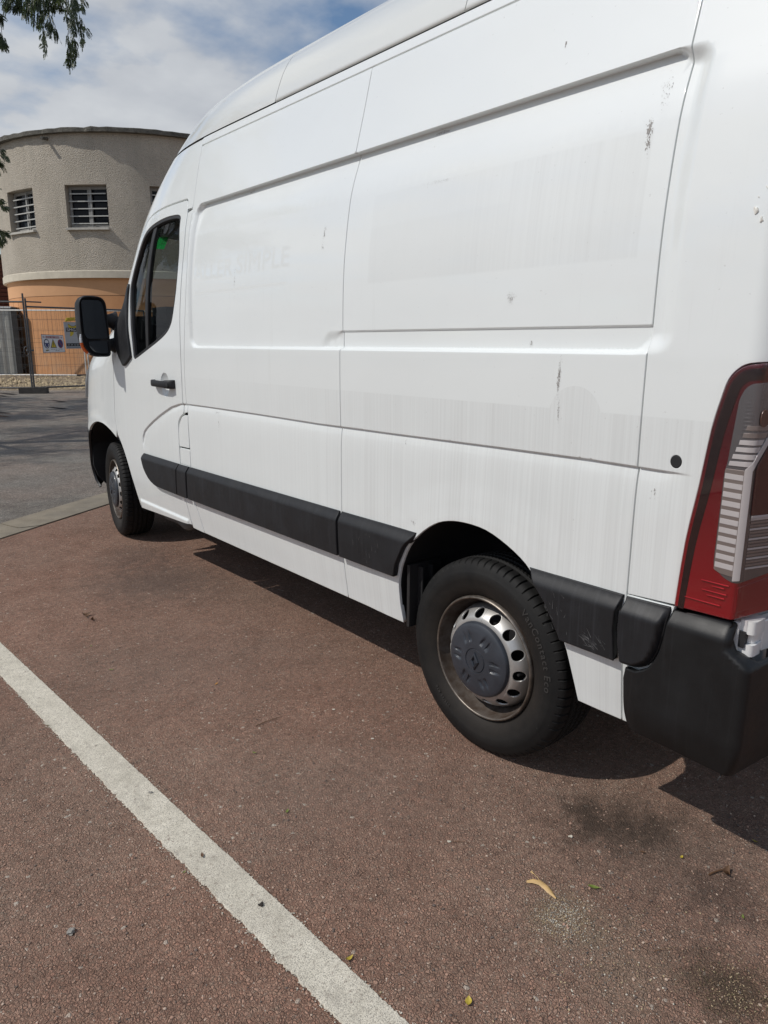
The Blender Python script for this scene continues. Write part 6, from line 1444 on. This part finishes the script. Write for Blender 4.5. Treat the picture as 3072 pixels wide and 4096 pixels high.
for v in (0.585, 0.555):
    for k in range(9):
        if k % 4 != 3: poly('small_print', [(0.60+k*0.035, v-0.008), (0.625+k*0.035, v-0.008), (0.625+k*0.035, v+0.008), (0.60+k*0.035, v+0.008)], M_SBLK, 0.005)
poly('phone_bar', [(0.03, 0.09), (0.97, 0.09), (0.97, 0.205), (0.03, 0.205)], M_SBLK, 0.005)
text('phone_lettering', '01 34 10 30 01', 0.09, 0.115, 0.70, 0.062, M_SGREY, 0.008)
poly('lower_stripe', [(0.03, 0.022), (0.97, 0.022), (0.97, 0.065), (0.03, 0.065)], simple('sign_blue_grey', (0.16, 0.19, 0.23), 0.5), 0.005)
yl = root('yellow_sleeve', (4.85, 20.42, 1.985), 'folded yellow plastic sleeve tucked on top of the grey company sign', 'sleeve')
for dx, dz, ln, tl_ in ((0.03, 0.0, 0.30, 0.09), (0.06, 0.045, 0.27, 0.13)):
    bm = bmesh.new(); add_tube(bm, [(-0.14+dx, -0.02, dz), (dx, -0.03, dz+ln*tl_*0.5), (-0.14+dx+ln, -0.02, dz+ln*tl_)], [0.030, 0.026, 0.018], 8); bm_obj('fold', bm, M_SYEL, yl, True)

# ---- grey site container at the left edge
M_CONT = simple('container_steel', (0.42, 0.42, 0.385), 0.55, 0.0, var=0.12, vs=3); M_CONTD = simple('container_edge', (0.030, 0.028, 0.027), 0.7, var=0.3, vs=5); M_CONTW = simple('container_white_trim', (0.70, 0.70, 0.68), 0.6, var=0.1)
ct = root('site_container', (5.24, 28.62, 0.12), 'grey corrugated steel site container behind the far fence at the left edge', 'container', None, math.atan2(0.46, -0.72))
# local +x runs along the front to the left in the picture
def corr():
    V = []; F = []; n = 0
    L_, H_ = 6.0, 2.52; xs = [0.0]; ys = [0.0]
    x = 0.06
    while x < L_-0.3:
        xs += [x, x+0.05, x+0.15, x+0.20]; ys += [0, 0.028, 0.028, 0]; x += 0.28
    xs.append(L_); ys.append(0.0)
    for z in (0.10, H_-0.08):
        for a, b in zip(xs, ys): V.append((a, b, z))
    m = len(xs); F = [(k, k+1, m+k+1, m+k) for k in range(m-1)]
    return V, F, L_, H_
V, F, L_, H_ = corr(); mesh_obj('corrugated_wall', V, F, M_CONT, ct, False)
bm = bmesh.new(); add_box(bm, (L_/2, -1.2, H_/2), (L_, 2.35, H_-0.06)); bm_obj('box_body', bm, M_CONTD, ct)
bm = bmesh.new(); add_box(bm, (L_/2, -1.18, H_+0.0), (L_+0.1, 2.5, 0.07)); bm_obj('roof_edge', bm, M_CONTW, ct)
bm = bmesh.new(); add_box(bm, (L_/2, 0.03, 0.05), (L_, 0.10, 0.10)); bm_obj('bottom_rail', bm, M_CONTD, ct)
bm = bmesh.new(); add_box(bm, (-0.12, 0.0, H_/2), (0.20, 0.16, H_)); bm_obj('corner_post', bm, M_CONTD, ct)
for k in range(5):
    bm = bmesh.new(); add_box(bm, (-0.25, 0.0, 0.32+k*0.47), (0.09, 0.10, 0.09)); bm_obj('hinge_lug', bm, M_CONTD, ct, bevel=0.01)
for (z, l) in ((0.50, 0.35), (0.03, 0.5)):
    bm = bmesh.new(); add_box(bm, (0.95+l/2, 0.10, z), (l, 0.05, 0.05)); bm_obj('white_bar', bm, M_CONTW, ct)
bm = bmesh.new(); add_box(bm, (0.84, 0.07, 0.75), (0.05, 0.04, 1.3)); bm_obj('door_edge', bm, M_CONTD, ct)
bm = bmesh.new(); add_box(bm, (0.86, 0.08, 2.08), (0.30, 0.03, 0.13)); bm_obj('yellow_plate', bm, M_SYEL, ct)

# ---- building with dark red boards behind, at the far left
M_BOARD = simple('red_board', (0.095, 0.032, 0.024), 0.7, var=0.3, vs=3)
sh_ = root('board_building', (6.65, 37.0, 0.0), 'dark red boarded building just showing left of the round one', 'building')
bm = bmesh.new(); add_box(bm, (-3.0, 1.5, 2.6), (7.6, 2.9, 5.2)); bm_obj('core', bm, M_DARK, sh_)
src = None
for k in range(28):
    if src is None:
        bm = bmesh.new(); add_box(bm, (-3.0, -0.02, 0.0), (7.6, 0.07, 0.155)); src = bm_obj('board', bm, M_BOARD, sh_); o = src
    else: o = src.copy(); COL.objects.link(o); o.parent = sh_
    o.location = (0, 0, 0.12+0.182*k); o.rotation_euler = (R_(9), 0, 0)
bm = bmesh.new(); add_box(bm, (-3.0, 1.4, 5.27), (8.0, 3.5, 0.12)); bm_obj('roof', bm, M_RCON, sh_)

# ================================================================== honey locust hanging in from the upper left
g = NT('leaflet'); oi = g.N.new('ShaderNodeObjectInfo'); n1 = g.noise(g.obj(), 3.0, 3, 0.6); c = g.mix(g.mapr(n1, 0.35, 0.65), (0.022, 0.038, 0.018), (0.045, 0.066, 0.025))
g.set(Base_Color=c, Roughness=0.5)
trn = g.N.new('ShaderNodeBsdfTranslucent'); trn.inputs[0].default_value = (0.09, 0.13, 0.03, 1); ad = g.N.new('ShaderNodeMixShader'); ad.inputs[0].default_value = 0.25
g.L.new(g.b.outputs[0], ad.inputs[1]); g.L.new(trn.outputs[0], ad.inputs[2]); g.L.new(ad.outputs[0], g.N['Material Output'].inputs[0]); M_LEAF = g.mat
M_BARK = simple('bark', (0.065, 0.052, 0.042), 0.9, var=0.35, vs=9, bump=0.6, bs=25); M_TWIG = simple('twig_bark', (0.035, 0.027, 0.020), 0.8)
TREE = np.array([-2.6, 11.2])
tr_ = root('locust_tree', (TREE[0], TREE[1], 0), 'honey locust tree whose feathery branches hang in at the upper left', 'tree')
def toT(P): return [(p[0]-TREE[0], p[1]-TREE[1], p[2]) for p in P]
bm = bmesh.new(); add_tube(bm, [(0, 0, -0.05), (0.03, 0.02, 0.4), (0.08, 0.0, 1.6), (0.05, -0.1, 2.9), (0.15, -0.25, 4.2), (0.3, -0.35, 5.6), (0.35, -0.4, 7.4)], [0.24, 0.19, 0.16, 0.15, 0.12, 0.08, 0.03], 12); bm_obj('trunk', bm, M_BARK, tr_, True)
LVV = []; LVF = []; TW = bmesh.new()
def leaflets(A, D, L, down, rs, dens=1.0):
    """one pinnate frond from A along D, length L"""
    n = max(6, int(L/0.0115*dens)); D = D/np.linalg.norm(D); side = np.cross(D, rs.normal(0, 1, 3)); side /= np.linalg.norm(side); pts = []
    p = A.copy(); d = D.copy()
    for i in range(n+1):
        pts.append(p.copy()); d = d+np.array([0, 0, -down*L/n]); d /= np.linalg.norm(d); p = p+d*L/n
    for i in range(2, n+1):
        t = i/n; dd = pts[i]-pts[i-1]; dd /= np.linalg.norm(dd); s_ = side-dd*(side@dd); s_ /= np.linalg.norm(s_); ln = 0.027*(0.65+0.6*math.sin(math.pi*min(1, t*0.9+0.08)))*rs.uniform(0.8, 1.15)
        for sg in (-1, 1):
            v = s_*sg*0.78+dd*0.62; v /= np.linalg.norm(v); nn_ = np.cross(v, dd); nn_ = nn_/np.linalg.norm(nn_); bb = np.cross(nn_, v)+nn_*rs.normal(0, 0.35); bb /= np.linalg.norm(bb); w_ = ln*0.20; o = len(LVV); q = pts[i]+v*0.002
            LVV.extend([q, q+v*ln*0.35+bb*w_, q+v*ln*0.8+bb*w_*0.7, q+v*ln, q+v*ln*0.8-bb*w_*0.7, q+v*ln*0.35-bb*w_]); LVF.append(tuple(range(o, o+6)))
    return pts
def spray(A, D, L, n, rs, down=1.0, fl=(0.09, 0.17), twr=0.003):
    """a hanging twig with fronds all along it"""
    p = np.array(A, float); d = np.array(D, float); d /= np.linalg.norm(d); pts = [p.copy()]; m = max(4, int(L/0.09))
    for i in range(m):
        d = d+np.array([0, 0, -0.22*down])+rs.normal(0, 0.10, 3); d /= np.linalg.norm(d); p = p+d*L/m; pts.append(p.copy())
    add_tube(TW, toT(pts), [twr*(1-0.75*i/m) for i in range(m+1)], 5)
    for k in range(n):
        t = (k+rs.uniform(0, 1))/n; i = min(m-1, int(t*m)); q = pts[i]+(pts[i+1]-pts[i])*(t*m-i); dd = pts[i+1]-pts[i]; dd /= np.linalg.norm(dd)
        f = dd*rs.uniform(0.4, 1.1)+rs.normal(0, 0.45, 3)+np.array([0, 0, -0.55]); leaflets(q, f, rs.uniform(*fl), rs.uniform(1.0, 3.5), rs)
    return pts
def at(px, D):
    d = fw+(px[0]-1536)/FPX*rt-(px[1]-2048)/FPX*up; return CAM+D*d
rs = np.random.default_rng(11)
LIMB = []
def limb(P, r):
    bm = bmesh.new(); add_tube(bm, P, r, 8); bm_obj('limb', bm, M_BARK, tr_, True)
# limbs reach out of the trunk towards the picture's upper left corner
top = toT([at((60, -420), 9.0), at((230, -260), 8.6), at((330, -150), 8.4)])
limb([(0.05, -0.1, 2.9), (0.9, -0.7, 4.3), (1.9, -1.6, 5.5), top[0], top[1], top[2]], [0.075, 0.06, 0.045, 0.030, 0.016, 0.006])
lo_ = toT([at((-260, 560), 10.0), at((-120, 640), 9.6)])
limb([(0.05, -0.1, 2.7), (0.8, -0.5, 3.2), (1.6, -0.9, 3.6), lo_[0], lo_[1]], [0.05, 0.04, 0.03, 0.018, 0.007])
limb([(0.1, -0.2, 3.6), (-0.9, -0.6, 5.0), (-1.9, -0.4, 6.3)], [0.06, 0.045, 0.015]); limb([(0.1, -0.2, 3.9), (0.2, 1.0, 5.2), (0.6, 2.0, 6.6)], [0.06, 0.045, 0.015]); limb([(0.2, -0.3, 5.0), (1.2, 0.2, 6.3), (2.3, 0.3, 7.2)], [0.045, 0.035, 0.012]); limb([(0.2, -0.3, 5.0), (-0.3, 0.6, 6.2), (-0.2, 1.7, 6.9)], [0.045, 0.035, 0.012])
# sprays placed where the photograph shows them: (start, end in photo px, depth, fronds)
SP = [((298, -40), (296, 268), 8.3, 44), ((318, 60), (330, 200), 8.4, 18), ((275, 120), (272, 275), 8.2, 20), ((292, -30), (283, 130), 8.2, 26), ((268, -20), (266, 95), 8.4, 16), ((325, -40), (334, 50), 8.5, 10),
      ((335, 95), (350, 138), 8.5, 5), ((178, -40), (178, 215), 8.5, 40), ((160, -40), (152, 110), 8.6, 22), ((200, -30), (200, 150), 8.5, 24), ((215, 90), (235, 150), 8.6, 7), ((135, -40), (134, 110), 8.7, 22), ((120, -50), (92, 70), 8.7, 24), ((95, -60), (62, 55), 8.8, 24),
      ((60, -60), (30, 45), 8.8, 26), ((30, -60), (18, 40), 8.9, 22), ((110, -60), (108, 70), 8.7, 24), ((75, -50), (78, 40), 8.8, 22), ((150, -60), (150, 30), 8.7, 20), ((-20, 20), (12, 90), 8.9, 14), ((-30, 90), (28, 195), 9.0, 20), ((-25, 110), (12, 195), 9.0, 14), ((5, 118), (20, 190), 9.0, 8), ((240, -60), (243, 40), 8.5, 20), ((225, -50), (215, 45), 8.6, 18),
      ((-60, 600), (38, 628), 9.8, 12), ((-40, 630), (12, 655), 9.8, 10), ((-60, 720), (10, 765), 9.9, 10), ((-30, 800), (34, 835), 9.8, 12), ((-20, 795), (10, 800), 9.8, 5), ((-40, 915), (44, 930), 9.8, 12), ((0, 918), (22, 965), 9.8, 12), ((-30, 925), (8, 975), 9.8, 10), ((-50, 590), (20, 600), 9.9, 10), ((-60, 660), (5, 690), 9.9, 9)]
for a, b, D, n in SP:
    A = at(a, D+rs.normal(0, 0.12)); B = at(b, D+rs.normal(0, 0.12)); L = np.linalg.norm(B-A); m = max(4, int(L/0.08)); pts = []
    sag = 0.05*L
    for i in range(m+1):
        t = i/m; pts.append(A+(B-A)*t+np.array([0, 0, 0.5*sag*math.sin(math.pi*t)])+rs.normal(0, 0.006, 3)*(0 < i < m))
    add_tube(TW, toT(pts), [0.0035*(1-0.75*i/m) for i in range(m+1)], 5)
    lowset = a[1] > 500
    for k in range(n):
        t = min(0.985, (k+rs.uniform(0, 1))/n); i = min(m-1, int(t*m)); q = pts[i]+(pts[i+1]-pts[i])*(t*m-i); dd = pts[i+1]-pts[i]; dd /= np.linalg.norm(dd)
        ln = rs.uniform(0.08, 0.15)*(0.8 if t > 0.8 else 1.0); f = dd*rs.uniform(0.5, 1.1)+rs.normal(0, 0.30, 3)+np.array([0, 0, -0.45]); leaflets(q-(dd*ln*0.6 if t > 0.75 else 0), f, ln, rs.uniform(0.8, 3.0), rs)
# the rest of the crown, out of frame: it shades the road ahead
tips = [np.array([TREE[0]+x, TREE[1]+y, z]) for x, y, z in ((-1.9, -0.4, 6.3), (0.6, 2.0, 6.6), (2.3, 0.3, 7.2), (-0.2, 1.7, 6.9), (0.35, -0.4, 7.4), (1.0, 1.2, 6.2), (-1.0, 0.8, 6.4), (1.4, 0.6, 6.5), (-0.8, 1.9, 6.2))]
big = []
for c in tips:
    for _ in range(150):
        u_ = rs.normal(0, 1, 3); u_ /= np.linalg.norm(u_); q = c+u_*rs.uniform(0.1, 1.35)*np.array([1, 1, 0.6])
        # keep the coarse crown clear of the picture
        r_ = q-CAM; zc = r_@fw; 
        if zc > 0 and abs(r_@rt/zc*FPX) < 1600 and abs(r_@up/zc*FPX) < 2150: continue
        for _k in range(3):
            A = q+rs.normal(0, 0.10, 3); d = rs.normal(0, 1, 3); d[2] -= 0.5; d /= np.linalg.norm(d); s_ = np.cross(d, rs.normal(0, 1, 3)); s_ /= np.linalg.norm(s_)
            for j in range(5):
                o = len(LVV); p_ = A+d*0.055*j; ww = 0.034
                for sg in (-1, 1):
                    o = len(LVV); LVV.extend([p_, p_+s_*sg*ww+d*0.02, p_+s_*sg*ww*1.7+d*0.045, p_+s_*sg*ww+d*0.005-d*0.008]); LVF.append((o, o+1, o+2, o+3))
cr = mesh_obj('crown', toT(LVV), LVF, M_LEAF, tr_, False); cr['kind'] = 'stuff'
tw = bm_obj('twigs', TW, M_TWIG, tr_, True); tw['kind'] = 'stuff'

# ---- unseen second locust added left of frame so its crown shades the road
T2 = np.array([-4.0, 18.0])
t2 = root('locust_tree', (T2[0], T2[1], 0), 'unseen second locust tree, added out of frame to shade the grey road by the fence', 'tree')
bm = bmesh.new(); add_tube(bm, [(0, 0, -0.05), (0.02, 0.02, 0.5), (-0.05, 0.05, 2.2), (0.1, 0.0, 4.0), (0.2, 0.1, 6.4), (0.3, 0.1, 8.0)], [0.26, 0.2, 0.17, 0.14, 0.08, 0.03], 12); bm_obj('trunk', bm, M_BARK, t2, True)
VV = []; FF = []
for k in range(14):
    a = k*2.4; rr = 0.9+2.4*math.sqrt((k+0.5)/14); tip = (rr*math.cos(a), rr*math.sin(a), 5.4+1.7*((k*5) % 7)/7); z0 = 2.6+0.2*k
    bm = bmesh.new(); add_tube(bm, [(0.05, 0.02, z0), (tip[0]*0.45, tip[1]*0.45, z0+(tip[2]-z0)*0.6), tip], [0.06, 0.04, 0.012], 6); bm_obj('limb', bm, M_BARK, t2, True)
    for _ in range(210):
        u_ = rs.normal(0, 1, 3); u_ /= np.linalg.norm(u_); q = np.array(tip)+u_*rs.uniform(0.1, 1.25)*np.array([1, 1, 0.6]); d = rs.normal(0, 1, 3); d[2] -= 0.5; d /= np.linalg.norm(d); s_ = np.cross(d, rs.normal(0, 1, 3)); s_ /= np.linalg.norm(s_)
        r_ = q+np.array([T2[0], T2[1], 0])-CAM
        if r_@fw > 0 and abs(r_@rt/(r_@fw)*FPX) < 1600 and abs(r_@up/(r_@fw)*FPX) < 2150: continue
        for j in range(7):
            p_ = q+d*0.06*j
            for sg in (-1, 1): o = len(VV); VV.extend([p_, p_+s_*sg*0.05+d*0.02, p_+s_*sg*0.085+d*0.055, p_+s_*sg*0.045+d*0.06]); FF.append((o, o+1, o+2, o+3))
c2 = mesh_obj('crown', VV, FF, M_LEAF, t2, False); c2['kind'] = 'stuff'
